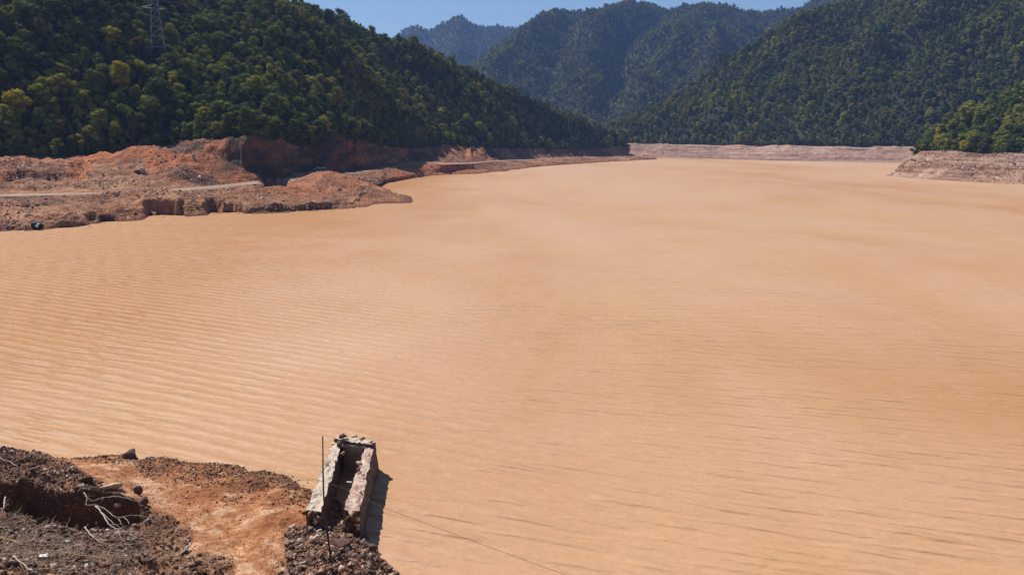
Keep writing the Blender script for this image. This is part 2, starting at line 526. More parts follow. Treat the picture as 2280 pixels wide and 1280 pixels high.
def shifted(f, dY, dz):
    def g_(u):
        p_ = f(u).copy(); sc = (p_[:, 1] + dY) / p_[:, 1]
        p_[:, 0] *= sc; p_[:, 1] += dY; p_[:, 2] += dz
        return p_
    return g_

# ----- left bank
S_keys = [(-260, 540), (-100, 524), (0, 517), (80, 513), (170, 507), (240, 498), (300, 490), (350, 486), (440, 481), (560, 477), (640, 473),
          (720, 468), (770, 465), (798, 458), (818, 442), (834, 424), (850, 410), (900, 401), (960, 392), (1060, 388), (1120, 383), (1150, 378), (1200, 372),
          (1260, 367), (1340, 362), (1400, 359), (1440, 357), (1462, 356)]
shore = zc(S_keys, -0.15)
under = zc([(a, b + (60 if a < 780 else 85 if a < 910 else 30 if a < 980 else 14 if a < 1200 else 5)) for a, b in S_keys], -2.5)
bankt = curve([(-260, 500, 1.7), (0, 492, 1.6), (150, 486, 1.8), (230, 475, 2.0), (330, 463, 2.1), (420, 460, 2.1), (560, 459, 1.9), (720, 452, 1.8), (788, 447, 1.6), (814, 431, 1.4), (835, 415, 1.2), (860, 400, 1.5),
               (950, 384, 1.6), (1060, 378, 1.4), (1150, 370, 1.3), (1250, 362, 1.2), (1340, 356.8, 1.0), (1400, 354.2, .8), (1440, 353.6, .6), (1462, 354.5, 0.3)], 'z')
road1 = curve([(-260, 440, 4.2), (0, 438, 4.2), (150, 435, 4.2), (300, 431, 4.3), (400, 426, 4.3), (500, 418, 4.3), (600, 407, 4.4), (720, 394, 4.5), (800, 386, 4.6), (870, 374, 5.1),
               (917, 364, 6.0), (954, 363, 5.9), (985, 367, 5.2), (1050, 365, 4.7), (1100, 360, 4.1), (1180, 356, 3.4), (1260, 352.5, 3.0), (1340, 349.8, 2.6), (1400, 348.8, 2.0), (1440, 350, 1.4), (1462, 352, .8)], 'z')
road2 = curve([(-260, 434.5, 4.4), (0, 433, 4.4), (150, 430.5, 4.4), (300, 426, 4.4), (400, 420, 4.4), (500, 411.5, 4.5), (600, 400, 4.5), (720, 389, 4.6), (800, 382, 4.8), (870, 371, 5.2),
               (917, 361.5, 6.1), (954, 360.5, 6.0), (985, 363.5, 5.4), (1050, 362.8, 4.8), (1100, 358.2, 4.2), (1180, 354.6, 3.5), (1260, 351.3, 3.1), (1340, 348.8, 2.7), (1400, 347.8, 2.1), (1440, 349.2, 1.4), (1462, 351.5, .8)], 'z')
T_keys = [(-260, 352, 262), (0, 353, 272), (130, 352, 278), (200, 345, 285), (300, 328, 296), (400, 318, 300), (500, 314, 300), (560, 301, 302), (627, 312, 322), (700, 326, 346), (740, 296, 368), (800, 312, 396),
          (850, 326, 440), (930, 330, 480), (992, 322, 520), (1084, 329, 570), (1176, 330, 634), (1308, 332, 722), (1380, 324, 770), (1394, 330, 776), (1400, 345, 782), (1440, 348, 786), (1462, 350.5, 790)]
treel = curve(T_keys, 'Y')
usL = np.unique(np.concatenate([np.arange(-260, 700, 2.5), np.arange(700, 1000, 2.0), np.arange(1000, 1462.1, 1.6)]))
PL, vL = loft([under, shore, bankt, road1, road2, treel, shifted(treel, 10, 0.5)], usL, [22, 26, 56, 4, 60, 4],
              [None, lambda s: s ** 0.75, lambda s: s ** 0.8, None, lambda s: 0.5 * s + 0.5 * sstep(0, 1, s), None])
X, Y, Z = PL[..., 0].copy(), PL[..., 1].copy(), PL[..., 2].copy()
VV = vL[:, None] + 0 * X
UU = usL[None, :] + 0 * X
def seg_dist(X, Y, a, b):
    dx, dy = b[0] - a[0], b[1] - a[1]
    L = dx * dx + dy * dy + 1e-9
    s = np.clip(((X - a[0]) * dx + (Y - a[1]) * dy) / L, 0, 1)
    return np.hypot(X - a[0] - s * dx, Y - a[1] - s * dy), s
roadmask = np.clip(np.minimum(np.abs(VV - 3), np.abs(VV - 4)) * 6, 0, 1)
roadmask = np.where((VV > 3) & (VV < 4), 0, roadmask)
# dug slopes right of the heap: flat bench beside the road, then a steep face
cutw = sstep(4.0, 4.02, VV) * (1 - sstep(4.98, 5, VV)) * sstep(430, 500, UU) * (1 - 0.75 * sstep(900, 980, UU))
r2_ = int(np.argmin(np.abs(vL - 4))); rt_ = int(np.argmin(np.abs(vL - 5)))
eC = sstep(0.38, 1.0, VV - 4) ** 1.1
Z = Z * (1 - cutw) + cutw * (Z[r2_][None, :] * (1 - eC) + Z[rt_][None, :] * eC)
# terraces at the far left above the road
ter = sstep(4.1, 4.3, VV) * (1 - sstep(4.8, 5, VV)) * (1 - sstep(120, 220, UU))
Zt = 4.4 + np.round((Z - 4.4) / 2.6 + 0.15 * vnoise(X / 9, Y / 9)) * 2.6
Z = Z * (1 - 0.75 * ter) + Zt * 0.75 * ter
# general lumpiness
land = sstep(0.7, 1.3, VV)
Z += land * roadmask * (0.8 * fbm(X / 14, Y / 14, oct=4, seed=3) + 0.42 * ridged(X / 6, Y / 6, oct=4, seed=9) - 0.2) * np.where(VV > 4.0, 1.4, 1.0) * np.where(UU > 800, 0.5, 1.0)
Z += (1 - land) * 0.25 * fbm(X / 6, Y / 6, oct=3, seed=5)
# vertical erosion gullies in the shaded cut slopes
cut = sstep(4.15, 4.5, VV) * (1 - sstep(4.9, 5.0, VV))
Z += cut * 0.9 * ridged(UU / 16, VV * 1.5, oct=3, seed=40) * sstep(450, 600, UU)
red = 0.0 * Z
def mound(Z, red, a, b, za, zb, slope, rnd=2.0, seed=0, r=0.0, nz=1.0, side=0):
    d, s = seg_dist(X, Y, a, b)
    top = za * (1 - s) + zb * s
    d2 = np.maximum(np.sqrt(d * d + rnd * rnd) - rnd, 0)
    m_ = top - slope * d2 + nz * (0.55 * fbm(X / 7, Y / 7, oct=4, seed=seed) + 0.45 * ridged(X / 4.5, Y / 4.5, oct=3, seed=seed + 3))
    k = 0.6
    mx = np.maximum(Z, m_) + 0.25 * k * np.maximum(0, 1 - np.abs(Z - m_) / k) ** 2
    hit = sstep(-0.3, 0.6, m_ - Z)
    wz = sstep(4.0, 4.25, VV) if side > 0 else (1 - sstep(2.7, 3.0, VV))
    mx = Z * (1 - wz) + mx * wz; hit = hit * wz
    return mx, np.maximum(red, hit * r)
def W2(px, py, z=None, Y=None):
    q = unp(px, py, z=z, Y=Y); return (float(q[0]), float(q[1]))
# red spoil heap behind the road
Z, red = mound(Z, red, W2(300, 335, Y=284), W2(340, 330, Y=286), 16.4, 16.8, 0.52, 3, 21, 1.0, 0.3, 1)
Z, red = mound(Z, red, W2(340, 330, Y=289), W2(450, 330, Y=290), 16.0, 14.6, 0.50, 3, 29, 1.0, 0.3, 1)
Z, red = mound(Z, red, W2(180, 345, Y=280), W2(230, 345, Y=282), 13.0, 14.0, 0.45, 3, 22, 0.35, 0.8, 1)
# heap in front of the road by the water, and its second hump
Z, red = mound(Z, red, W2(665, 380, Y=292), W2(705, 380, Y=290), 8.6, 8.4, 0.34, 3, 23, 0.45, 0.5)
Z, red = mound(Z, red, W2(715, 405, Y=258), W2(762, 410, Y=262), 6.4, 4.8, 0.25, 4, 24, 0.15, 0.5)
Z, red = mound(Z, red, W2(215, 440, Y=214), W2(370, 440, Y=218), 5.0, 6.0, 0.42, 4, 25, 0.1, 0.7)
Z, red = mound(Z, red, W2(560, 440, Y=235), W2(640, 430, Y=245), 4.6, 5.2, 0.2, 4, 26, 0.3, 0.5)
Z, red = mound(Z, red, W2(325, 440, Y=207), W2(400, 440, Y=209), 4.6, 4.9, 0.7, 1.5, 41, 0.1, 0.6)
Z, red = mound(Z, red, W2(460, 440, Y=216), W2(532, 440, Y=219), 4.2, 4.2, 0.7, 1.5, 42, 0.1, 0.6)
Z, red = mound(Z, red, W2(205, 440, Y=192), W2(262, 440, Y=196), 3.2, 3.6, 0.6, 1.2, 43, 0.1, 0.6)
# low spit reaching into the water
Z, red = mound(Z, red, W2(790, 443, z=0.5), W2(870, 445, z=.5), 1.5, 0.75, 0.15, 1, 27, 0.4, 0.25)
Z, red = mound(Z, red, W2(870, 445, z=0.5), W2(912, 449, z=.3), 0.75, 0.25, 0.13, 1, 28, 0.4, 0.15)
red = np.maximum(red, 0.75 * sstep(830, 900, UU) * (1 - sstep(1010, 1120, UU)) * (VV < 3.1) * (0.5 + 0.5 * fbm(X / 20, Y / 20, oct=3, seed=8)))
red = np.maximum(red, 0.8 * cut * sstep(0.0, 0.5, fbm(UU / 60, VV * 2, oct=3, seed=12) + 0.7 * np.exp(-((UU - 770) / 45) ** 2) + 0.6 * np.exp(-((UU - 560) / 70) ** 2) * (VV > 4.75)))
weed_shade = cut * sstep(430, 520, UU) * (1 - sstep(900, 960, UU)) * np.clip(0.8 + 0.9 * fbm(X / 6, Z / 5, oct=4, seed=71), 0, 1)  # faint weeds, plus the cut slope's shade painted into the soil colour
red = np.clip(red + 0.25 * fbm(X / 12, Y / 12, oct=4, seed=70), 0, 1) * np.where(UU < 1130, 1, 0.4)
# dug-out hollows open towards the water
def hollow(Z, p0, p1, y0, y1, zf, seed):
    _, pyg, _ = proj(np.stack([X, Y, np.maximum(Z, 0)], -1))
    n = fbm(X / 3.0, Y / 3.0, oct=3, seed=seed)
    e = 1.0
    inx = sstep(p0 - 4, p0 + 14, UU + 5 * n) * (1 - sstep(p1 - 3, p1 + 3, UU + 4 * n))
    ya = unp((p0 + p1) / 2, y1 + 14, z=0.0)[1]; yb = unp((p0 + p1) / 2, y0, z=0.3)[1]
    iny = sstep(ya - 4, ya, Y) * (1 - sstep(yb - 1.0, yb + 0.8, Y + 1.2 * n))
    w = inx * iny
    return Z * (1 - w) + np.minimum(Z, zf + 0.4 * n) * w
Z = hollow(Z, 322, 413, 476, 488, -0.6, 31)
Z = hollow(Z, 455, 541, 470, 480, -0.3, 32)
Z = hollow(Z, 190, 265, 491, 503, -0.1, 33)
Z = hollow(Z, 580, 640, 424, 436, 1.6, 34)
Z += np.where(VV > 0.9, 0.26, 0.05) * roadmask * fbm(X / 1.6, Y / 1.6, oct=3, seed=50)
LB = np.stack([X, Y, Z], -1)
me = mesh_np("left_bank", LB, grid_faces(*X.shape), M['left_soil'])
at = me.attributes.new("red", 'FLOAT', 'POINT'); at.data.foreach_set('value', red.astype(np.float32).ravel())
at = me.attributes.new("weed_shade", 'FLOAT', 'POINT'); at.data.foreach_set('value', weed_shade.astype(np.float32).ravel())
o = link("left_bank", me); tag(o, kind='structure')

# dirt road strip laid on the bank
i0 = int(np.argmin(np.abs(vL - 3))); i1 = int(np.argmin(np.abs(vL - 4)))
RD = LB[i0:i1 + 1].copy(); RD[..., 2] += 0.06
RD[0, :, 1] += 0.6 * vnoise(usL / 9, usL * 0, seed=1); RD[-1, :, 1] += 0.6 * vnoise(usL / 9, usL * 0, seed=2)
selc = (usL < 1440)
RD = RD[:, selc]
o = link("dirt_road", mesh_np("dirt_road", RD, grid_faces(*RD.shape[:2]), M['road'])); tag(o, kind='structure')

# ----- hills
HILLS = []
def hill(name, curves, us, segs, ease, amp, spurs, seed, floor=None, wl=70.0, zone=None):
    Pm, v = loft(curves, us, segs, ease)
    X, Y, Z = Pm[..., 0], Pm[..., 1], Pm[..., 2]
    n = len(curves) - 1
    V1 = np.clip(v / (n - 1), 0, 1)[:, None] + 0 * X      # 0 at tree line, 1 at ridge
    back = np.clip(v - (n - 1), 0, 1)[:, None]
    m_ = np.sin(np.pi * np.clip(V1, 0, 1)) ** 0.7 * (1 - back)
    Z = Z + amp * m_ * (0.7 * fbm(X / wl, Y / wl, oct=4, seed=seed) + 0.55 * ridged(X / wl / 1.6, Y / wl / 1.6, oct=3, seed=seed + 5))
    Z = Z + amp * 0.12 * fbm(X / 25, Y / 25, oct=3, seed=seed + 9) * np.minimum(1, V1 * 8)
    U = us[None, :] + 0 * X
    lim_from = 0.0
    for keys, w, a in spurs:
        k = np.array(keys, float)       # (v, px) centre line of a spur
        c = np.interp(V1, k[:, 0], k[:, 1]) + w * 0.9 * fbm(V1 * 4 + k[0, 1], V1 * 0 + 3.3, oct=3, seed=int(w))
        Z = Z + a * m_ * np.exp(-np.abs((U - c) / w) ** 1.5)
    ri = int(np.argmin(np.abs(v - (n - 1))))
    lim = HC + (Z[ri] - HC)[None, :] * (Y / Y[ri][None, :]) - (1 - V1) * 0.05 * np.abs(Z[ri] - HC)[None, :]
    over = Z - lim
    kk = 4.0
    Z = np.where(back > 0, np.minimum(Z, lim), Z - np.where(over > -kk, (over + kk) ** 2 / (4 * kk) * (over < kk) + over * (over >= kk), 0) * (V1 < 1))
    Z[0] -= 3.5
    G = np.stack([X, Y, Z], -1)
    o = link(name, mesh_np(name, G, grid_faces(*X.shape), M['forest_floor'])); tag(o, kind='structure')
    HILLS.append((name, G.copy() if False else G, V1 * (back < 0.6) + 2 * (back >= 0.6), zone))
    return G

# left hill: skyline of the photograph minus tree height
rl = [(-260, -430, 430), (0, -330, 460), (200, -230, 490), (400, -90, 520), (520, 0, 540), (600, 22, 560), (640, 28, 575), (700, 33, 590), (770, 62, 610), (850, 95, 630), (900, 109, 640), (960, 130, 650), (1030, 157, 660),
      (1100, 195, 672), (1180, 227, 700), (1260, 262, 738), (1330, 288, 765), (1375, 305, 785), (1388, 322, 792), (1400, 340, 796)]
ridge_L = curve(rl, 'Y')
us = np.arange(-260, 1400.1, 6)
hill("left_hill", [shifted(treel, 1.0, 0.1), ridge_L, shifted(ridge_L, 90, -40)], us, [110, 10], [lambda s: s ** 0.92, None], 13.0,
     [([(0, 900), (0.35, 700), (0.7, 560), (1, 440)], 60, 24), ([(0, 250), (1, 150)], 70, 10), ([(0, 1150), (1, 900)], 60, 7)], 100)

# far right shore and right hill
Sf = zc([(1360, 351), (1450, 352), (1560, 354), (1700, 358), (1850, 361), (2000, 363), (2120, 366), (2400, 372)], -0.2)
Sfu = zc([(1360, 354), (1450, 355), (1560, 358), (1700, 362), (1850, 366), (2000, 369), (2120, 372), (2400, 379)], -3)
Tf_k = [(1360, 321, 880), (1390, 320, 872), (1450, 321, 855), (1560, 324, 815), (1650, 325, 770), (1750, 325, 745), (1850, 327, 725), (1950, 328, 705), (2050, 328, 690), (2400, 330, 640)]
_u = np.arange(1360, 2401, 8.0)
Tf_k = [(u_, np.interp(u_, [k[0] for k in Tf_k], [k[1] for k in Tf_k]) + 1.6 * float(fbm(u_ / 40, u_ * 0, oct=3, seed=6)), np.interp(u_, [k[0] for k in Tf_k], [k[2] for k in Tf_k])) for u_ in _u]
Tf = curve(Tf_k, 'Y')
us = np.arange(1360, 2400.1, 2.4)
PF, vF = loft([Sfu, Sf, Tf, shifted(Tf, 12, 0.6)], us, [4, 44, 3], [None, lambda s: s ** 0.85, None])
X, Y, Z = PF[..., 0], PF[..., 1], PF[..., 2]
w = (sstep(1.02, 1.2, vF) * (1 - sstep(1.95, 2.05, vF)))[:, None]
tz = np.round(Z / 1.5 + 0.25 * fbm(X / 40, Y / 40, oct=3, seed=4)) * 1.5
Z = Z * (1 - 0.6 * w) + tz * 0.6 * w + w * (0.7 * fbm(X / 9, Y / 9, oct=4, seed=60) + 0.9 * ridged(X / 25, Y / 25, oct=4, seed=61) - 0.4)
o = link("far_bank", mesh_np("far_bank", np.stack([X, Y, Z], -1), grid_faces(*X.shape), M['far_soil'])); tag(o, kind='structure')
rr = [(1360, 280, 900), (1390, 274, 905), (1430, 258, 915), (1500, 218, 935), (1560, 183, 950), (1600, 138, 960), (1667, 112, 975), (1734, 68, 990), (1768, 44, 1000), (1882, 12, 1010), (1950, -40, 1010), (2100, -160, 1000), (2400, -330, 950)]
ridge_R = curve(rr, 'Y')
us = np.arange(1360, 2400.1, 7)
hill("right_hill", [shifted(Tf, 6, 0.2), ridge_R, shifted(ridge_R, 120, -50)], us, [100, 10], [lambda s: s ** 0.95, None], 15.0,
     [([(0, 1500), (1, 1800)], 45, 12), ([(0, 1800), (1, 2050)], 60, 16), ([(0, 1660), (1, 1900)], 35, 8), ([(0, 1950), (1, 2250)], 50, 10)], 200, wl=80)

# right promontory
Sp_k = [(1972, 392), (2000, 396), (2050, 400), (2120, 404), (2200, 409), (2280, 412), (2420, 417)]
Sp = zc(Sp_k, -0.2); Spu = zc([(a, b + 7) for a, b in Sp_k], -3)
Tp_k = [(1972, 391.0, 418), (1982, 388, 420), (2000, 375, 424), (2020, 358, 428), (2050, 338, 434), (2080, 337, 432), (2130, 338, 420), (2190, 345, 405), (2240, 342, 396), (2280, 344, 390), (2420, 346, 372)]
Tp = curve(Tp_k, 'Y')
us = np.arange(1972, 2420.1, 2.0)
def bk(dY, dz):
    return shifted(Tp, dY, dz)
PP, vP = loft([Spu, Sp, Tp, shifted(Tp, 14, 0.8), shifted(Tp, 60, -3)], us, [6, 56, 4, 6], [None, lambda s: s ** 0.85, None, None])
X, Y, Z = PP[..., 0], PP[..., 1], PP[..., 2]
U = us[None, :] + 0 * X
w = (sstep(1.02, 1.2, vP) * (1 - sstep(1.9, 2.1, vP)))[:, None] * sstep(1975, 2010, U)
Z = Z + w * (0.55 * fbm(X / 6, Y / 6, oct=4, seed=63) + 0.5 * ridged(U / 60 + vP[:, None] * 0.8, vP[:, None] * 2.5, oct=4, seed=64) + 0.6 * ridged(X / 4, Y / 4, oct=3, seed=65))
back = np.clip(vP - 3, 0, 1)[:, None]
tipw = 1 - sstep(1972, 2055, U)
Z = np.where(vP[:, None] > 2.0, np.minimum(Z, Z * (1 - tipw) - 0.0 + tipw * (Z - 6 * (vP[:, None] - 2))), Z)
o = link("right_bank", mesh_np("right_bank", np.stack([X, Y, Z], -1), grid_faces(*X.shape), M['prom_soil'])); tag(o, kind='structure')
rp = [(2040, 352, 452), (2052, 330, 462), (2090, 300, 480), (2150, 262, 510), (2221, 228, 540), (2280, 198, 560), (2420, 120, 600)]
ridge_P = curve(rp, 'Y')
us = np.arange(2045, 2420.1, 6)
hill("right_spur", [shifted(Tp, 5, 0.2), ridge_P, shifted(ridge_P, 90, -30)], us, [50, 8], [None, None], 5.0, [], 300, wl=40)

# mountains
base_M = curve([(820, 300, 1150), (1400, 300, 1150), (1900, 300, 1200)], 'Y')
sky_back = [(820, 100), (870, 92), (893, 74), (915, 62), (935, 62), (955, 70), (985, 56), (1022, 38), (1045, 50), (1065, 60), (1100, 62), (1150, 64), (1200, 70), (1260, 100), (1330, 150)]
ridge_B = curve([(a, b, 3300) for a, b in sky_back], 'Y')
us = np.arange(820, 1330.1, 5)
hill("back_mountain", [curve([(820, 250, 2500), (1400, 250, 2500)], 'Y'), ridge_B, shifted(ridge_B, 300, -150)], us, [60, 8], [None, None], 30.0,
     [([(0, 1000), (1, 1022)], 25, 40), ([(0, 1120), (1, 1100)], 25, 30)], 400, wl=300)
sky_m = [(900, 240), (1000, 190), (1050, 150), (1090, 118), (1130, 88), (1160, 66), (1200, 44), (1230, 28), (1248, 25), (1300, 31), (1340, 26), (1375, 14), (1400, 10), (1450, 10), (1475, 19), (1490, 23), (1530, 20), (1560, 17), (1600, 11), (1620, 17),
         (1650, 25), (1700, 29), (1745, 25), (1783, 18), (1815, 2), (1850, -18), (1900, -45), (1950, -60)]
ridge_M = curve([(a, b, 2150) for a, b in sky_m], 'Y')
us = np.arange(900, 1950.1, 5)
hill("main_mountain", [curve([(900, 300, 1250), (1950, 300, 1300)], 'Y'), ridge_M, shifted(ridge_M, 300, -150)], us, [110, 8], [None, None], 44.0,
     [([(0, 1060), (0.5, 1130), (1, 1240)], 50, 55), ([(0, 1290), (0.5, 1330), (1, 1420)], 38, 30), ([(0, 1400), (0.4, 1480), (1, 1600)], 48, 52), ([(0, 1560), (1, 1740)], 40, 45),
      ([(0, 1360), (0.5, 1400), (1, 1500)], 35, -60), ([(0, 1190), (1, 1300)], 35, -40)], 500, wl=230)

# ------------------------------------------------------------------ trees
def ico(sub):
    import bmesh
    bm = bmesh.new(); bmesh.ops.create_icosphere(bm, subdivisions=sub, radius=1.0)
    V = np.array([v.co[:] for v in bm.verts]); F = np.array([[v.index for v in f.verts] for f in bm.faces])
    bm.free(); return V, F
ICO1, ICO2, ICO3 = ico(1), ico(2), ico(3)

def crown_arrays(rs, style, nleaf=1100, leaf=0.55):
    """unit tree: height 1 -> scaled later; built in metres for a 9 m tree"""
    V = []; F = []; n = 0
    lobes = []
    H = 9.0
    if style == 'round':
        k = 18
        for i in range(k):
            a = rs.uniform(0, 2 * math.pi); h = rs.uniform(0.14, 0.86)
            r = 2.9 * math.sqrt(max(0.06, 1 - ((h - 0.5) / 0.46) ** 2)) * rs.uniform(0.45, 0.85)
            lobes.append((math.cos(a) * r, math.sin(a) * r, h * H, rs.uniform(1.0, 1.75)))
        lobes.append((0, 0, 0.8 * H, 1.7)); lobes.append((0, 0, 0.55 * H, 2.3))
    elif style == 'tall':
        k = 13
        for i in range(k):
            a = rs.uniform(0, 2 * math.pi); h = 0.14 + 0.78 * (i + rs.uniform()) / k
            r = 1.7 * (1.15 - h) * rs.uniform(0.6, 1.2)
            lobes.append((math.cos(a) * r, math.sin(a) * r, h * H, rs.uniform(0.75, 1.3)))
        lobes.append((0, 0, 0.93 * H, 0.7)); lobes.append((0, 0, 0.5 * H, 1.5))
    else:   # flat layered crown
        k = 19
        for i in range(k):
            a = rs.uniform(0, 2 * math.pi); r = rs.uniform(0.8, 3.6)
            lobes.append((math.cos(a) * r, math.sin(a) * r, H * (0.82 - 0.09 * r) + rs.uniform(-2.8, 0.6), rs.uniform(0.9, 1.5)))
        lobes.append((0, 0, 0.72 * H, 1.9))
    for (x, y, z, r) in lobes:                       # solid hearts of the leaf clumps
        v = ICO1[0] * (1 + 0.22 * rs.uniform(-1, 1, (len(ICO1[0]), 1))) * np.array([r, r, r * 0.72]) * 0.74 + np.array([x, y, z])
        V.append(v); F.append(ICO1[1][:, [0, 1, 2, 2]] + n); n += len(v)
    wts = np.array([l[3] ** 2 for l in lobes]); wts /= wts.sum()
    li = rs.choice(len(lobes), nleaf, p=wts)
    L = np.array(lobes)[li]
    d = rs.normal(size=(nleaf, 3)); d[:, 2] = d[:, 2] * 0.9 + 0.25
    d /= np.linalg.norm(d, axis=1)[:, None]
    c = L[:, :3] + d * (L[:, 3:4] * np.array([1, 1, 0.74])) * rs.uniform(0.7, 1.12, (nleaf, 1))
    nn = d * 0.8 + rs.normal(size=(nleaf, 3)) * 0.5; nn /= np.linalg.norm(nn, axis=1)[:, None]
    a = np.cross(nn, rs.normal(size=(nleaf, 3))); a /= np.linalg.norm(a, axis=1)[:, None]
    b = np.cross(nn, a)
    s = leaf * rs.uniform(0.5, 1.2, (nleaf, 1))
    q = np.stack([c - a * s * 0.6, c - b * s * 0.45 + nn * 0.06, c + a * s * 0.6, c + b * s * 0.45 + nn * 0.06], 1)
    V.append(q.reshape(-1, 3)); F.append(np.arange(nleaf * 4).reshape(-1, 4) + n)
    V = np.concatenate(V); F4 = np.concatenate(F)
    return V, F4, lobes

def tri_quads(name, V, F, mats, idx=None):
    me = bpy.data.meshes.new(name)
    faces = [tuple(f[:3]) if f[2] == f[3] else tuple(f) for f in F.tolist()]
    me.from_pydata(V.tolist(), [], faces)
    for m_ in mats: me.materials.append(m_)
    if idx is not None: me.polygons.foreach_set('material_index', np.asarray(idx, np.int32))
    me.update()
    return me

def trunk_mb(rs, lobes, H=9.0):
    mb = MB()
    lean = rs.uniform(-0.3, 0.3, 2)
    pts = [(0, 0, -1.2), (0.02, 0, 0), (lean[0] * .4, lean[1] * .4, H * .25), (lean[0], lean[1], H * 0.5), (lean[0] * .6, lean[1] * .6, H * 0.8)]
    mb.tube(pts, [0.24, 0.2, 0.16, 0.11, 0.04], 6)
    for l in lobes[:6]:
        z0 = H * rs.uniform(0.25, 0.5)
        mid = ((l[0]) * .5, (l[1]) * .5, (z0 + l[2]) / 2 + 0.2)
        mb.tube([(lean[0] * .7, lean[1] * .7, z0), mid, l[:3]], [0.09, 0.06, 0.025], 4)
    return mb

STY = ['round', 'tall', 'flat', 'round']
CROWN = {}; TRUNK = {}
rs = np.random.RandomState(5)
shapes = []
for k, st in enumerate(STY):
    near = crown_arrays(rs, st, 1500, 0.50)
    far = crown_arrays(rs, st, 750, 0.55)
    shapes.append((near, far, trunk_mb(rs, near[2])))
fcoll = bpy.data.collections.new("forest_tree_kinds")
for k, (near, far, tb) in enumerate(shapes):
    tm = bpy.data.meshes.new("trunk"); tm.from_pydata(tb.v, [], tb.f); tm.materials.append(M['bark']); tm.update()
    TRUNK[k] = tm
    for c in range(6):
        CROWN[(k, c)] = tri_quads("crown", near[0], near[1], [FOL[c]])
        v0, f0 = far[0], far[1]
        tv = np.array(tb.v)[: 5 * 6]; tf = []
        for i in range(4):
            for q in range(6):
                tf.append([i * 6 + q, i * 6 + (q + 1) % 6, (i + 1) * 6 + (q + 1) % 6, (i + 1) * 6 + q])
        tf = np.array(tf) + len(v0)
        V_ = np.concatenate([v0, tv]); F_ = np.concatenate([f0, tf])
        me = tri_quads("forest_tree_%02d" % (c * 4 + k), V_, F_, [FOL[c], M['bark']], [0] * len(f0) + [1] * len(tf))
        ob = bpy.data.objects.new("forest_tree_%02d" % (c * 4 + k), me)
        fcoll.objects.link(ob)

def scatter(G, mask, n, rs):
    a = G[:-1, :-1]; b = G[:-1, 1:]; c = G[1:, :-1]; d_ = G[1:, 1:]
    area = np.linalg.norm(np.cross(b - a, c - a), axis=-1) * mask
    p_ = (area / area.sum()).ravel()
    i = rs.choice(len(p_), n, p=p_)
    r, q = np.divmod(i, area.shape[1])
    s, t_ = rs.uniform(size=(2, n, 1))
    return (a[r, q] * (1 - s) * (1 - t_) + b[r, q] * s * (1 - t_) + c[r, q] * (1 - s) * t_ + d_[r, q] * s * t_), area.sum()

def thin(Pn, spacing):
    cell = {}; keep = []
    for i, (x, y) in enumerate(Pn[:, :2].tolist()):
        s = spacing[i]; cx, cy = int(x // 6), int(y // 6); ok = True
        rr_ = 1 if s <= 6 else 2
        for dx in range(-rr_, rr_ + 1):
            for dy in range(-rr_, rr_ + 1):
                for j in cell.get((cx + dx, cy + dy), ()):
                    if (Pn[j, 0] - x) ** 2 + (Pn[j, 1] - y) ** 2 < s * s: ok = False; break
                if not ok: break
            if not ok: break
        if ok:
            cell.setdefault((cx, cy), []).append(i); keep.append(i)
    return np.array(keep)

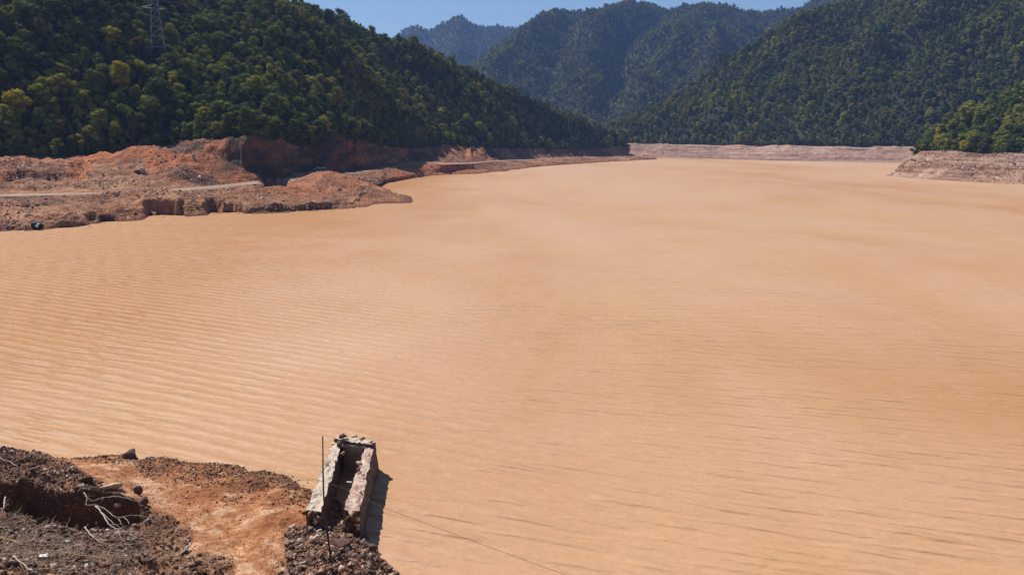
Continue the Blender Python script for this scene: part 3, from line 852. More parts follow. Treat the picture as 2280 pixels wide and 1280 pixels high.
PY_PX, PY_PY, PY_Y = 352, 132, 372    # pylon foot on the hill
BUSH = []
TR = []     # x y z scale kind colour zone
rs = np.random.RandomState(77)
def blob(px, py, cx, cy, rx, ry):
    return np.exp(-(((px - cx) / rx) ** 2 + ((py - cy) / ry) ** 2))
for name, G, V1, zone in HILLS:
    cellmask = (V1[:-1, :-1] < 1.5).astype(float)
    spec = {'left_hill': (90000, 3.0), 'right_hill': (90000, 4.1), 'right_spur': (20000, 3.7), 'main_mountain': (150000, 5.2), 'back_mountain': (50000, 7.5)}[name]
    Pn, ar = scatter(G, cellmask, spec[0], rs)
    edge_row = G[1]                         # a dense forest edge along the top of each bare bank
    if name in ('left_hill', 'right_hill', 'right_spur'):
        L_ = np.hypot(np.diff(edge_row[:, 0]), np.diff(edge_row[:, 1])); cum = np.concatenate([[0], np.cumsum(L_)])
        tt = np.arange(0, cum[-1], 1.6)
        er = np.stack([np.interp(tt, cum, edge_row[:, k_]) for k_ in range(3)], -1)
        er[:, :2] += rs.normal(size=(len(er), 2)) * 1.2
        er2 = er[::1] + np.stack([rs.normal(size=len(er)) * .8, -rs.uniform(0.2, 2.2, len(er)), 0 * er[:, 0]], -1)
        er2[:, 2] -= 1.2
        Pn = np.concatenate([er, Pn])
    px, py, dd = proj(Pn)
    vis = (px > -160) & (px < 2440) & (py > -160)
    Pn = Pn[vis]; px = px[vis]; py = py[vis]; dd = dd[vis]
    sz = np.clip(rs.normal(1.0, 0.30, len(Pn)), 0.5, 1.8)
    keep = thin(Pn, spec[1] * np.clip(sz, .8, 1.3))
    Pn, px, py, dd, sz = Pn[keep], px[keep], py[keep], dd[keep], sz[keep]
    n = len(Pn)
    f1 = fbm(Pn[:, 0] / 45, Pn[:, 1] / 45, oct=3, seed=600); f2 = fbm(Pn[:, 0] / 28, Pn[:, 1] / 28, oct=3, seed=700)
    u = rs.uniform(size=n)
    br = 0.03 + 0.07 * np.clip(f1, -0.5, 1)
    gold = 0.004 + 0 * u
    if name == 'left_hill':
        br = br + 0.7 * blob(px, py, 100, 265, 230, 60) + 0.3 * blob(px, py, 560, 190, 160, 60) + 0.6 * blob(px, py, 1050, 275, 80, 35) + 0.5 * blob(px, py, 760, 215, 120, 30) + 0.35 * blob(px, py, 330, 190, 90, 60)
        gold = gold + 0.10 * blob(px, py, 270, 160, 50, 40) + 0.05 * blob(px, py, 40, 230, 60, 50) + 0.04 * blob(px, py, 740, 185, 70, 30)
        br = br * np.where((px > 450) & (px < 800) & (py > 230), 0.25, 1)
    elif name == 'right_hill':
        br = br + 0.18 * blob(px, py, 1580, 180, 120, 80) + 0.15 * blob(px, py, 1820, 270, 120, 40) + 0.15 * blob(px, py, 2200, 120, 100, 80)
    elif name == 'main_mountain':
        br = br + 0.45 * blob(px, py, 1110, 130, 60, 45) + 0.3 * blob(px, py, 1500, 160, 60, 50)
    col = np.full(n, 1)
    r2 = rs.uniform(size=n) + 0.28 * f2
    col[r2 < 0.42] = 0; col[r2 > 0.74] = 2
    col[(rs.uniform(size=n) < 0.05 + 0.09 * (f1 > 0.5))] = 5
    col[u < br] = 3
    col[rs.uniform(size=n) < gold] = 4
    kd = rs.randint(0, 4, n)
    base = {'left_hill': 0.78, 'right_hill': 0.82, 'right_spur': 0.78, 'main_mountain': 0.98, 'back_mountain': 1.25}[name]
    s = sz * base
    if name == 'left_hill':
        s = s * (1.12 - 0.17 * sstep(330, 520, Pn[:, 1]))
    if name in ('left_hill', 'right_hill', 'right_spur'):
        a2_, b2_, c2_ = proj(er2)
        for i in range(len(er2)):                       # low bushes under the forest edge
            if -100 < a2_[i] < 2380:
                BUSH.append((er2[i, 0], er2[i, 1], er2[i, 2], rs.uniform(.3, .5), rs.choice([0, 3]), rs.choice([0, 1, 2, 1, 0, 5]), a2_[i], b2_[i], c2_[i]))
    for i in range(n):
        TR.append((Pn[i, 0], Pn[i, 1], Pn[i, 2], s[i], kd[i], col[i], px[i], py[i], dd[i]))
# hand-placed standout trees
def ground_at(px, py, hill_i=0):
    G = HILLS[hill_i][1].reshape(-1, 3)
    a, b, d_ = proj(G)
    k = int(np.argmin((a - px) ** 2 + (b - py) ** 2 + np.where(d_ > 450, 1e3, 0)))
    return G[k]
TR = np.array(TR)
SPECIAL = [
    (248, 108, 1.15, 0, 3, "lone round yellow-green tree on the slope just left of the pylon"),
    (272, 205, 1.35, 3, 4, "golden-crowned broad tree, brightest on the left hill, below and left of the pylon"),
    (40, 265, 1.30, 0, 4, "yellow-green tree with golden top at the far left of the hill"),
    (175, 335, 0.75, 2, 4, "small yellowing tree low above the left dirt terraces"),
    (325, 265, 1.0, 0, 3, "bright green tree above the red soil heap"),
    (1065, 312, 1.55, 0, 3, "large bright green tree at the hill foot above the far end of the dirt road"),
    (2085, 322, 1.05, 1, 4, "slim golden yellow tree at the forest edge on the right bank"),
]
sp_rows = []
for (px, py, s, kd, cl, lab) in SPECIAL:
    gi = 2 if px > 2000 else 0
    gp = ground_at(px, py, gi)
    d2 = (TR[:, 0] - gp[0]) ** 2 + (TR[:, 1] - gp[1]) ** 2
    TR = TR[d2 > (3.2 * s) ** 2]
    sp_rows.append((gp[0], gp[1], gp[2], s, kd, cl, px, py, gp[1] * CT))
# keep the pylon's footing clear
pyl = ground_at(PY_PX, PY_PY)
d2 = (TR[:, 0] - pyl[0]) ** 2 + (TR[:, 1] - pyl[1]) ** 2
TR = TR[d2 > 3.5 ** 2]
d2 = np.hypot(TR[:, 0] - pyl[0] - 1, TR[:, 1] - (pyl[1] - 9))
TR = TR[d2 > 5.0]
# visible pixel count by painting discs front to back on a coarse screen
top = np.stack([TR[:, 0], TR[:, 1], TR[:, 2] + 5.6 * TR[:, 3]], -1)
tx, ty, td = proj(top)
rad = 3.0 * TR[:, 3] * FPX / td
order = np.argsort(td)
buf = np.zeros((320, 570), bool); seen = np.zeros(len(TR))
for i in order[:9000]:
    x0, x1 = int((tx[i] - rad[i]) / 4), int((tx[i] + rad[i]) / 4) + 1
    y0, y1 = int((ty[i] - rad[i] * 1.1) / 4), int((ty[i] + rad[i] * 1.3) / 4) + 1
    x0, y0 = max(x0, 0), max(y0, 0); x1, y1 = min(x1, 570), min(y1, 320)
    if x1 <= x0 or y1 <= y0: continue
    sub = buf[y0:y1, x0:x1]; seen[i] = (~sub).sum(); sub[:] = True
best = np.argsort(-seen)[:293]
ind = np.zeros(len(TR), bool); ind[best] = True
print("trees:", len(TR), "individual:", ind.sum(), "min px seen", seen[best].min())

TINT = ['dark-green', 'mid-green', 'olive-green', 'yellow-green', 'golden', 'brownish']
STYN = ['round', 'slender', 'flat-topped', 'bushy']
KNAME = {0: 'broadleaf_tree', 1: 'slender_tree', 2: 'flat_topped_tree', 3: 'broadleaf_tree'}
def place_of(px, py):
    if px > 2150: return "at the right frame edge above the bank"
    if px > 2000: return "on the right bank's forest edge"
    if px > 1640: return "above the right half of the far shore"
    if px > 1300: return "above the left half of the far shore"
    if px > 1120: return "near the left hill's tip"
    if px > 950: return "above the pale bank"
    if px > 850: return "above the shaded road bend"
    if px > 700: return "above the red cut beyond the truck"
    if px > 600: return "above the truck"
    if px > 480: return "above the dark cut slope"
    if py < 70: return "high left of the pylon" if px < 340 else "high right of the pylon"
    if py < 140: return "just left of the pylon" if px < 340 else "just right of the pylon"
    if px > 380 and py > 240: return "behind the heap's right shoulder"
    if px > 240 and py > 240: return "behind the heap's peak"
    if px > 380: return "below and right of the pylon"
    if px > 240: return "straight below the pylon"
    if px > 120: return "above the left soil gully" if py > 230 else "left of the golden tree"
    if py > 230: return "above the left dirt terraces"
    return "midway up at the left edge"

NUMW = ['zero', 'one', 'two', 'three', 'four', 'five', 'six', 'seven', 'eight', 'nine', 'ten', 'eleven', 'twelve', 'thirteen', 'fourteen', 'fifteen', 'sixteen']
ORDW = ['', 'first', 'second', 'third', 'fourth', 'fifth', 'sixth', 'seventh', 'eighth', 'ninth', 'tenth', 'eleventh', 'twelfth', 'thirteenth', 'fourteenth', 'fifteenth', 'sixteenth']
def spread_labels(items):
    """items: (object, px, single phrase, plural phrase, place). Look-alikes are told apart by their order from the left."""
    by = {}
    for it in items: by.setdefault((it[2], it[4]), []).append(it)
    for (sg, pl), L in by.items():
        L.sort(key=lambda q: q[1]); n_ = len(L)
        for k_, (o_, _, _, plur, _) in enumerate(L):
            if n_ == 1: lab = "%s %s" % (sg, pl)
            elif n_ == 2: lab = "%s of the two %s %s" % (('left', 'right')[k_], plur, pl)
            elif k_ == 0: lab = "leftmost of the %s %s %s" % (NUMW[min(n_, 16)] if n_ < 17 else 'many', plur, pl)
            elif k_ == n_ - 1: lab = "rightmost of the %s %s %s" % (NUMW[min(n_, 16)] if n_ < 17 else 'many', plur, pl)
            elif k_ < 9 or k_ * 2 < n_: lab = "%s from left of the %s %s" % (ORDW[min(k_ + 1, 16)], plur, pl)
            else: lab = "%s from right of the %s %s" % (ORDW[min(n_ - k_, 16)], plur, pl)
            o_['label'] = lab

TREE_ITEMS = []
def add_tree(row, label=None):
    x, y, z, s, kd, cl, px, py, dd = row
    kd, cl = int(kd), int(cl)
    e = empty(KNAME[kd], (x, y, z), label or "tree", "tree", None if label else "trees at the front of the forest")
    if label is None:
        TREE_ITEMS.append((e, px, "%s %s tree" % (TINT[cl], STYN[kd]), "%s %s trees" % (TINT[cl], STYN[kd]), place_of(px, py)))
    e.rotation_euler = (0, 0, random.uniform(0, 6.28))
    e.scale = (s * random.uniform(.92, 1.08), s * random.uniform(.92, 1.08), s * random.uniform(.9, 1.15))
    link("crown", CROWN[(kd, cl)], e)
    link("trunk", TRUNK[kd], e)
    return e
for row, sp in zip(sp_rows, SPECIAL):
    add_tree(row, sp[5])
for i in best:
    add_tree(TR[i])
spread_labels(TREE_ITEMS)

# the rest of the forest: one object of points, instanced
FT = np.concatenate([TR[~ind], np.array(BUSH, float)])
me = bpy.data.meshes.new("forest")
me.vertices.add(len(FT)); me.vertices.foreach_set('co', FT[:, :3].astype(np.float32).ravel())
def fattr(nm, tp, arr):
    a_ = me.attributes.new(nm, tp, 'POINT')
    a_.data.foreach_set('vector' if tp == 'FLOAT_VECTOR' else 'value', arr.ravel())
fattr("kind_index", 'INT', (FT[:, 5] * 4 + FT[:, 4]).astype(np.int32))
n = len(FT)
sv = np.stack([FT[:, 3] * RS.uniform(.9, 1.12, n), FT[:, 3] * RS.uniform(.9, 1.12, n), FT[:, 3] * RS.uniform(.85, 1.15, n)], -1)
fattr("tree_scale", 'FLOAT_VECTOR', sv.astype(np.float32))
fattr("tree_rot", 'FLOAT_VECTOR', np.stack([RS.uniform(-.16, .16, n), RS.uniform(-.16, .16, n), RS.uniform(0, 6.28, n)], -1).astype(np.float32))
fo = link("forest", me); tag(fo, "dense mixed green forest covering the hills and mountains", "forest", kind='stuff')
ng = bpy.data.node_groups.new("forest", 'GeometryNodeTree')
ng.interface.new_socket("Geometry", in_out='INPUT', socket_type='NodeSocketGeometry')
ng.interface.new_socket("Geometry", in_out='OUTPUT', socket_type='NodeSocketGeometry')
gi = ng.nodes.new("NodeGroupInput"); go = ng.nodes.new("NodeGroupOutput")
iop = ng.nodes.new("GeometryNodeInstanceOnPoints"); ci = ng.nodes.new("GeometryNodeCollectionInfo")
ci.inputs[0].default_value = fcoll; ci.inputs['Separate Children'].default_value = True; ci.inputs['Reset Children'].default_value = True
def nat(nm, dt):
    x_ = ng.nodes.new("GeometryNodeInputNamedAttribute"); x_.data_type = dt; x_.inputs[0].default_value = nm
    return x_.outputs[0]
ng.links.new(gi.outputs[0], iop.inputs['Points']); ng.links.new(ci.outputs[0], iop.inputs['Instance'])
iop.inputs['Pick Instance'].default_value = True
ng.links.new(nat("kind_index", 'INT'), iop.inputs['Instance Index'])
ng.links.new(nat("tree_scale", 'FLOAT_VECTOR'), iop.inputs['Scale'])
e2r = ng.nodes.new("FunctionNodeEulerToRotation")
ng.links.new(nat("tree_rot", 'FLOAT_VECTOR'), e2r.inputs[0]); ng.links.new(e2r.outputs[0], iop.inputs['Rotation'])
ng.links.new(iop.outputs[0], go.inputs[0])
md = fo.modifiers.new("forest", 'NODES'); md.node_group = ng

# ------------------------------------------------------------------ pylon and power lines
def pylon():
    b = Vector([float(q) for q in pyl])
    t_ = empty("pylon", b - Vector((0, 0, 0.5)), "tall grey steel lattice pylon rising from the trees on the left hill", "pylon", rz=math.radians(28))
    H = 31.0
    def half(z): return 3.1 * (1 - z / H) ** 1.0 * 0.80 + 0.62
    for sx in (-1, 1):
        for sy in (-1, 1):
            mb = MB(); zs = np.linspace(0, H, 9)
            mb.tube([(sx * half(z), sy * half(z), z) for z in zs], 0.12, 4)
            mb.build("leg", M['steel'], t_)
    mb = MB(); zs = [0, 5, 9.5, 13.5, 17, 20, 22.5, 25, 27, 29, 31]
    for z0, z1 in zip(zs[:-1], zs[1:]):
        a0, a1 = half(z0), half(z1)
        c0 = [(-a0, -a0), (a0, -a0), (a0, a0), (-a0, a0)]; c1 = [(-a1, -a1), (a1, -a1), (a1, a1), (-a1, a1)]
        for k in range(4):
            k2 = (k + 1) % 4
            mb.tube([(*c0[k], z0), (*c1[k2], z1)], 0.04, 4); mb.tube([(*c0[k2], z0), (*c1[k], z1)], 0.04, 4)
            mb.tube([(*c1[k], z1), (*c1[k2], z1)], 0.07, 4)
    mb.build("bracing", M['steel'], t_)
    for z, L in ((20.5, 4.8), (25, 4.0), (29.5, 3.2)):
        mb = MB()
        for s in (-1, 1):
            a = half(z)
            for q in (-1, 1):
                mb.tube([(s * a, q * a, z), (s * L, 0, z + 0.25)], 0.13, 4)
                mb.tube([(s * a, q * a, z + 1.3), (s * L, 0, z + 0.25)], 0.09, 4)
            mb.tube([(s * a * 1.6, -a * .7, z + .1), (s * a * 1.6, a * .7, z + .1)], 0.06, 4)
        mb.box((0, 0, z + 0.1), (2 * half(z), 0.5, 0.18))
        arm = mb.build("cross_arm", M['steel'], t_)
        for s in (-1, 1):
            im = MB(); im.tube([(s * L, 0, z + 0.2), (s * L, 0, z - 1.3)], 0.09, 5)
            im.build("insulator", M['power_wire'], arm)
    return t_
pyl_o = pylon()
Rz = Matrix.Rotation(math.radians(28), 3, 'Z')
far_end = unp(1250, -30, Y=1150)
for k, (z, s, L, pyy) in enumerate(((20.5, -1, 4.8, -8), (20.5, 1, 4.8, 16), (25, -1, 4.0, -20), (25, 1, 4.0, 4))):
    a = Vector(pyl_o.location) + Rz @ Vector((s * L, 0, z - 1.3))
    b = Vector([float(q) for q in unp(1330 + 40 * k, pyy, Y=1200)])
    mb = MB(); pts = []
    for i in range(41):
        q = i / 40; p_ = a.lerp(b, q); p_.z -= 4 * 16 * q * (1 - q)
        pts.append(p_)
    mb.tube(pts, 0.02, 4)
    o = mb.build("power_line", M['power_wire'])
    tag(o, "%s thin power line strung from the pylon across the sky" % ('second', 'lowest', 'uppermost', 'third')[k], "power line", "power lines from the pylon")

# ------------------------------------------------------------------ truck on the far road
def truck():
    c = unp(711, 392, Y=333); z0 = 4.62
    b = Vector((float(c[0]), float(c[1]), z0))
    t_ = empty("truck", b, "small dark teal truck with pale roof parked on the road behind the soil heap", "truck", rz=math.radians(18))
    mb = MB(); mb.box((0, 0, 0.62), (5.4, 1.5, 0.22)); mb.build("chassis", M['rubber'], t_)
    mb = MB(); mb.box((0.75, 0, 1.75), (3.7, 2.1, 2.0)); bx = mb.build("cargo_box", M['teal_paint'], t_)
    mb = MB(); mb.box((0.75, 0, 2.83), (3.8, 2.2, 0.14)); mb.build("roof_panel", M['white_paint'], bx)
    mb = MB(); mb.box((-2.0, 0, 1.25), (1.5, 1.95, 1.1)); mb.box((-1.9, 0, 2.06), (1.25, 1.85, 0.5), taper=(0.8, 0.9)); cb = mb.build("cab", M['teal_paint'], t_)
    mb = MB(); mb.box((-1.9, 0, 2.37), (1.05, 1.7, 0.1)); mb.build("cab_roof", M['white_paint'], cb)
    mb = MB(); mb.box((-2.53, 0, 2.0), (0.06, 1.5, 0.4)); mb.build("windscreen", M['glass'], cb)
    for x in (-1.9, 1.5):
        for y in (-0.95, 0.95):
            mb = MB(); mb.tube([(x, y - 0.13, 0.45), (x, y + 0.13, 0.45)], 0.45, 14); w_ = mb.build("wheel", M['rubber'], t_)
            mb = MB(); s = 1 if y > 0 else -1; mb.tube([(x, y + s * 0.12, 0.45), (x, y + s * 0.15, 0.45)], 0.22, 10); mb.build("rim", M['steel'], w_)
truck()

# ------------------------------------------------------------------ near bank (heightfield through control points)
CP = []
def cp(px, py, z): q = unp(px, py, z=z); CP.append((q[0], q[1], z))
for a in [(130, 1019, 0.05), (240, 1014, 0.05), (340, 1017, 0.05), (400, 1028, 0.05), (470, 1034, .05), (520, 1039, 0.05), (600, 1051, 0.05), (640, 1064, 0.05), (680, 1079, 0.0), (700, 1083, -0.1),
          (808, 1198, 0), (828, 1215, 0.0), (842, 1240, 0), (862, 1262, 0), (885, 1285, 0), (950, 1350, 0)]: cp(*a)
for a in [(130, 995, -0.9), (300, 992, -0.9), (450, 1008, -.9), (600, 1022, -0.9), (700, 1050, -1.0), (760, 1060, -1.2), (880, 1100, -1.3), (860, 1190, -1.0), (900, 1240, -1.0), (960, 1300, -1.0), (1060, 1380, -1.0), (1000, 1150, -1.4)]: cp(*a)
for a in [(300, 1036, 0.25), (300, 1055, 0.45), (400, 1042, 0.2), (400, 1065, 0.45), (500, 1055, .25), (500, 1080, 0.5), (600, 1068, .2), (600, 1090, 0.4), (660, 1110, 0.35), (500, 1130, 0.8), (600, 1150, 0.75), (660, 1170, 0.8), (560, 1200, 0.95), (640, 1230, 1.1), (500, 1280, 1.5), (600, 1290, 1.4),
          (700, 1190, 0.95), (750, 1190, 0.75), (740, 1230, 1.4), (700, 1280, 1.7), (790, 1230, 0.9), (800, 1290, 1.4), (750, 1120, 0.1), (770, 1060, -0.3),
          (240, 1040, 0.55), (380, 1110, 0.75), (440, 1150, 0.8), (470, 1200, 1.0), (700, 1340, 2.4), (500, 1350, 2.4), (850, 1340, 1.2)]: cp(*a)
# mound at the lower left
for a in [(-120, 990, 3.6), (0, 1004, 3.1), (60, 1016, 2.9), (120, 1034, 2.6), (180, 1056, 2.3), (240, 1078, 2.1), (300, 1105, 1.8), (340, 1130, 1.45),
          (0, 1060, 3.0), (100, 1070, 2.75), (200, 1095, 2.4), (0, 1140, 2.3), (90, 1172, 2.2), (180, 1190, 2.1), (260, 1190, 1.9), (330, 1190, 1.6), (400, 1200, 1.3),
          (0, 1230, 3.0), (120, 1240, 2.7), (250, 1250, 2.4), (380, 1260, 2.0), (0, 1300, 3.9), (200, 1310, 3.4), (400, 1320, 2.6), (-120, 1120, 2.8), (-120, 1280, 4.0), (-100, 1400, 5.5), (300, 1420, 4.6), (700, 1450, 3.8), (950, 1450, 2.5)]: cp(*a)
for a in [(-33, 52, -.9), (-27, 50.5, -0.9), (-27.5, 46.6, 0.12), (-31, 46.5, 0.2), (-25, 46.8, 0.08), (-31, 43.5, 1.2), (-22, 46.2, 0.2), (-24, 44.0, .8), (-36, 44, 0.9), (-20, 50, -1.2), (-36, 52, -1.2), (-5, 52, -1.5), (4, 45, -1.6), (6, 36, -1.5), (8, 28, -1), (-38, 30, 5)]: CP.append(a)
CP = np.array(CP, float)
def tps(r2): return 0.5 * r2 * np.log(r2 + 1e-9)
A_ = tps(((CP[:, None, :2] - CP[None, :, :2]) ** 2).sum(-1)) + np.eye(len(CP)) * 0.15
Pm_ = np.concatenate([np.ones((len(CP), 1)), CP[:, :2]], 1)
K = np.block([[A_, Pm_], [Pm_.T, np.zeros((3, 3))]])
sol = np.linalg.solve(K, np.concatenate([CP[:, 2], np.zeros(3)]))
def base_h(x, y):
    sh = x.shape; x = x.ravel(); y = y.ravel(); out = np.empty(len(x))
    for s in range(0, len(x), 40000):
        xx, yy = x[s:s + 40000], y[s:s + 40000]
        r2 = (xx[:, None] - CP[:, 0]) ** 2 + (yy[:, None] - CP[:, 1]) ** 2
        out[s:s + 40000] = tps(r2) @ sol[:-3] + sol[-3] + sol[-2] * xx + sol[-1] * yy
    return out.reshape(sh)
def poly_sd(x, y, poly):
    inside = np.zeros(x.shape, bool); dmin = np.full(x.shape, 1e9)
    n_ = len(poly)
    for i in range(n_):
        ax, ay = poly[i]; bx_, by_ = poly[(i + 1) % n_]
        d, _ = seg_dist(x, y, (ax, ay), (bx_, by_)); dmin = np.minimum(dmin, d)
        c_ = ((ay > y) != (by_ > y)) & (x < (bx_ - ax) * (y - ay) / (by_ - ay + 1e-12) + ax)
        inside ^= c_
    return np.where(inside, dmin, -dmin)
pit_poly = [W2(a, b, z=z) for a, b, z in [(-130, 1078, 2.9), (0, 1082, 2.85), (50, 1073, 2.8), (100, 1084, 2.7), (150, 1092, 2.6), (200, 1098, 2.4), (250, 1096, 2.2), (300, 1110, 1.9), (330, 1135, 1.6),
            (322, 1165, 1.6), (270, 1182, 1.8), (220, 1190, 2.0), (150, 1182, 2.1), (80, 1163, 2.2), (0, 1138, 2.3), (-130, 1120, 2.5)]]
def near_h(x, y):
    z = base_h(x, y)
    land = sstep(-0.3, 0.5, z)
    z = z + land * (0.13 * fbm(x / 1.8, y / 1.8, oct=4, seed=801) + 0.05 * fbm(x / 0.45, y / 0.45, oct=3, seed=811))
    px, py, _ = proj(np.stack([x, y, z], -1))
    rough = rub_density(px, py)
    z = z + land * rough * (0.16 * ridged(x / 1.1, y / 1.1, oct=4, seed=821) - 0.02)
    sd = poly_sd(x, y, pit_poly) + 0.16 * fbm(x / 0.7, y / 0.7, oct=3, seed=831)
    z = z - 2.0 * sstep(0.0, 0.32, sd) - 0.4 * sstep(0.3, 1.4, sd)
    return z
def rub_density(px, py):
    """0..1: how stony the photograph is at this place"""
    a = sstep(0, 25, (-(px * 0.47) + py * 1.0 - 985 + 22) * -1 * 0 + (430 - px) - np.maximum(0, 1180 - py) * 1.75 + 20 * vnoise(px / 30, py / 20, seed=3))   # left mound
    a2 = sstep(0, 25, py - (1225 + 0.06 * (px - 400)) + 10 * vnoise(px / 30, py / 20, seed=4)) * (1 - sstep(490, 540, px))
    b = sstep(-20, 20, px - (625 + 30 * vnoise(py / 30, px * 0, seed=5))) * sstep(1160, 1185, py) * (1 - 0)
    b2 = sstep(540, 640, px) * sstep(1215, 1260, py) * 0.5
    return np.clip(np.maximum.reduce([a, a2, b, b2]), 0, 1)
gx = np.arange(-36, 6.01, 0.075); gy = np.arange(26, 52.01, 0.075)
GX, GY = np.meshgrid(gx, gy)
GZ = near_h(GX, GY)
me = mesh_np("near_bank", np.stack([GX, GY, GZ], -1), grid_faces(*GX.shape), M['near_soil'])
_px, _py, _ = proj(np.stack([GX, GY, GZ], -1))
_rd = np.clip(rub_density(_px, _py) * (1 - 0.4 * sstep(300, 360, _px) * (_px < 600)) * (0.85 + 0.5 * fbm(GX / .8, GY / .8, oct=4, seed=70)), 0, 1)
_rd = np.maximum(_rd, (poly_sd(GX, GY, pit_poly) > -0.1) * 1.0)
at = me.attributes.new("red", 'FLOAT', 'POINT'); at.data.foreach_set('value', _rd.astype(np.float32).ravel())
_pl = np.zeros_like(GX)
for (x0, y0, x1, y1, r_) in [(300, 1068, 345, 1090, 12), (330, 1072, 360, 1080, 9), (480, 1142, 508, 1132, 8), (545, 1165, 590, 1140, 10), (590, 1140, 625, 1132, 6), (592, 1200, 612, 1214, 10), (612, 1250, 632, 1270, 9),
                             (545, 1262, 575, 1282, 14), (430, 1165, 450, 1180, 7), (500, 1098, 520, 1104, 6), (230, 1040, 260, 1044, 6), (640, 1225, 660, 1240, 8), (520, 1230, 535, 1275, 7), (205, 1035, 235, 1037, 5)]:
    d_, _ = seg_dist(_px, _py * 1.6, (x0, y0 * 1.6), (x1, y1 * 1.6))
    _pl = np.maximum(_pl, np.clip(1.25 - d_ / r_ + 0.8 * fbm(GX / .35, GY / .35, oct=4, seed=75), 0, 1))
at = me.attributes.new("pale", 'FLOAT', 'POINT'); at.data.foreach_set('value', _pl.astype(np.float32).ravel())
o = link("near_bank", me); tag(o, kind='structure')
# embankment under the viewpoint
ex = np.linspace(-80, 80, 81); ey = np.linspace(-6, 29, 36)
EX, EY = np.meshgrid(ex, ey)
EZ = np.where(EY < 2, 18.3, 18.3 - (EY - 2) * 0.70) - 0.4 + 0.12 * fbm(EX / 2, EY / 2, oct=3, seed=5)
EZ = np.where((EY > 25.5) , EZ - 1.2, EZ)
o = link("embankment", mesh_np("embankment", np.stack([EX, EY, EZ], -1), grid_faces(*EX.shape), M['embank'])); tag(o, kind='structure')

def gz(x, y):
    return float(near_h(np.array([[float(x)]]), np.array([[float(y)]]))[0, 0])
def on_near(px, py, lift=0.0):
    """first point on the ray of a photograph pixel that is within lift of the ground"""
    Ys = np.arange(27, 50, 0.04); q = unp(np.full(len(Ys), px), np.full(len(Ys), py), Y=Ys)
    h = near_h(q[None, :, 0], q[None, :, 1])[0] + lift
    k = np.where(q[:, 2] <= h)[0]; k = k[0] if len(k) else len(Ys) - 1
    return Vector((float(q[k, 0]), float(q[k, 1]), float(max(q[k, 2], h[k]))))

# ------------------------------------------------------------------ stones
rs = np.random.RandomState(31)
def shard(rs, n_):
    import bmesh
    bm = bmesh.new()
    q = rs.normal(size=(n_, 3)); q /= np.linalg.norm(q, axis=1)[:, None]
    q *= rs.uniform(0.75, 1.1, (n_, 1))
    for p_ in q: bm.verts.new(p_)
    r_ = bmesh.ops.convex_hull(bm, input=bm.verts[:])
    bmesh.ops.delete(bm, geom=[v for v in bm.verts if not v.link_faces], context='VERTS')
    bmesh.ops.recalc_face_normals(bm, faces=bm.faces[:])
    bmesh.ops.triangulate(bm, faces=bm.faces[:])
    bm.verts.index_update()
    V = np.array([v.co[:] for v in bm.verts]); F = np.array([[v.index for v in f.verts] for f in bm.faces]); bm.free()
    return V, F
ROCKV = []; ROCKF = []
for k in range(14):
    v, f = shard(rs, 12); ROCKV.append(v * rs.uniform(0.65, 1.4, 3) * np.array([1.1, 1.0, .8])); ROCKF.append(f)
ROCKS_SMALL = []; ROCKS_SF = []
for k in range(12):
    v, f = shard(rs, 8); ROCKS_SMALL.append(v * rs.uniform(0.5, 1.5, 3)); ROCKS_SF.append(f)

def rot_mats(n, rs):
    q = rs.normal(size=(n, 4)); q /= np.linalg.norm(q, axis=1)[:, None]
    w, x, y, z = q.T
    return np.stack([1 - 2 * (y * y + z * z), 2 * (x * y - z * w), 2 * (x * z + y * w), 2 * (x * y + z * w), 1 - 2 * (x * x + z * z), 2 * (y * z - x * w),
                     2 * (x * z - y * w), 2 * (y * z + x * w), 1 - 2 * (x * x + y * y)], -1).reshape(n, 3, 3)

def rock_mass(name, P, S, mat, rs, big=0.085):
    Vs = []; Fs = []; n = 0
    R = rot_mats(len(P), rs)
    for i in range(len(P)):
        if S[i] > big: k_ = rs.randint(14); v, f = ROCKV[k_], ROCKF[k_]
        else: k_ = rs.randint(12); v, f = ROCKS_SMALL[k_], ROCKS_SF[k_]
        Vs.append((v * S[i]) @ R[i].T + P[i]); Fs.append(f + n); n += len(v)
    return mesh_np(name, np.concatenate(Vs), np.concatenate(Fs), mat, smooth=False)

# candidates all over the near bank
nc_ = 150000
cx_ = rs.uniform(-34, 5, nc_); cy_ = rs.uniform(27, 49, nc_)
cz_ = near_h(cx_[None, :], cy_[None, :])[0]
px, py, dd = proj(np.stack([cx_, cy_, cz_], -1))
dens = rub_density(px, py)
shoreb = sstep(0.5, 0.15, cz_) * sstep(-0.1, 0.05, cz_)
patchy = np.clip(fbm(cx_ / 2.5, cy_ / 2.5, oct=3, seed=900), 0, 1)
shoreg = sstep(0.75, 0.3, cz_) * sstep(-0.05, 0.05, cz_) * (px > 300) * np.clip(0.45 + 0.9 * fbm(cx_ / 1.2, cy_ / 1.2, oct=3, seed=905), 0, 1)
prob = 0.55 * shoreg + 0.9 * dens * (1 - 0.45 * ((px > 330) & (px < 600))) + 0.35 * shoreb + 0.16 * patchy + 0.01
inpit = poly_sd(cx_, cy_, pit_poly)
prob = np.where(inpit > 0.2, 0.25, prob)
ok = (cz_ > -0.15) & (px > -40) & (px < 1000) & (py < 1330) & (rs.uniform(size=nc_) < prob)
cx_, cy_, cz_, dens, px, py = cx_[ok], cy_[ok], cz_[ok], dens[ok], px[ok], py[ok]
n = len(cx_)
S = 0.021 * (rs.pareto(1.75, n) + 1)
S = np.minimum(S, np.where(dens > 0.5, 0.14 * rs.uniform(.35, 1.15, n), np.where(cz_ < 0.6, 0.085, 0.045))) * np.where((px > 620) & (dens > .5), 1.3, 1.0)
Pn = np.stack([cx_, cy_, cz_ + S * 0.25], -1)
Pn_ord = np.argsort(-S)
inframe = (px > 0) & (px < 2280) & (py < 1290)
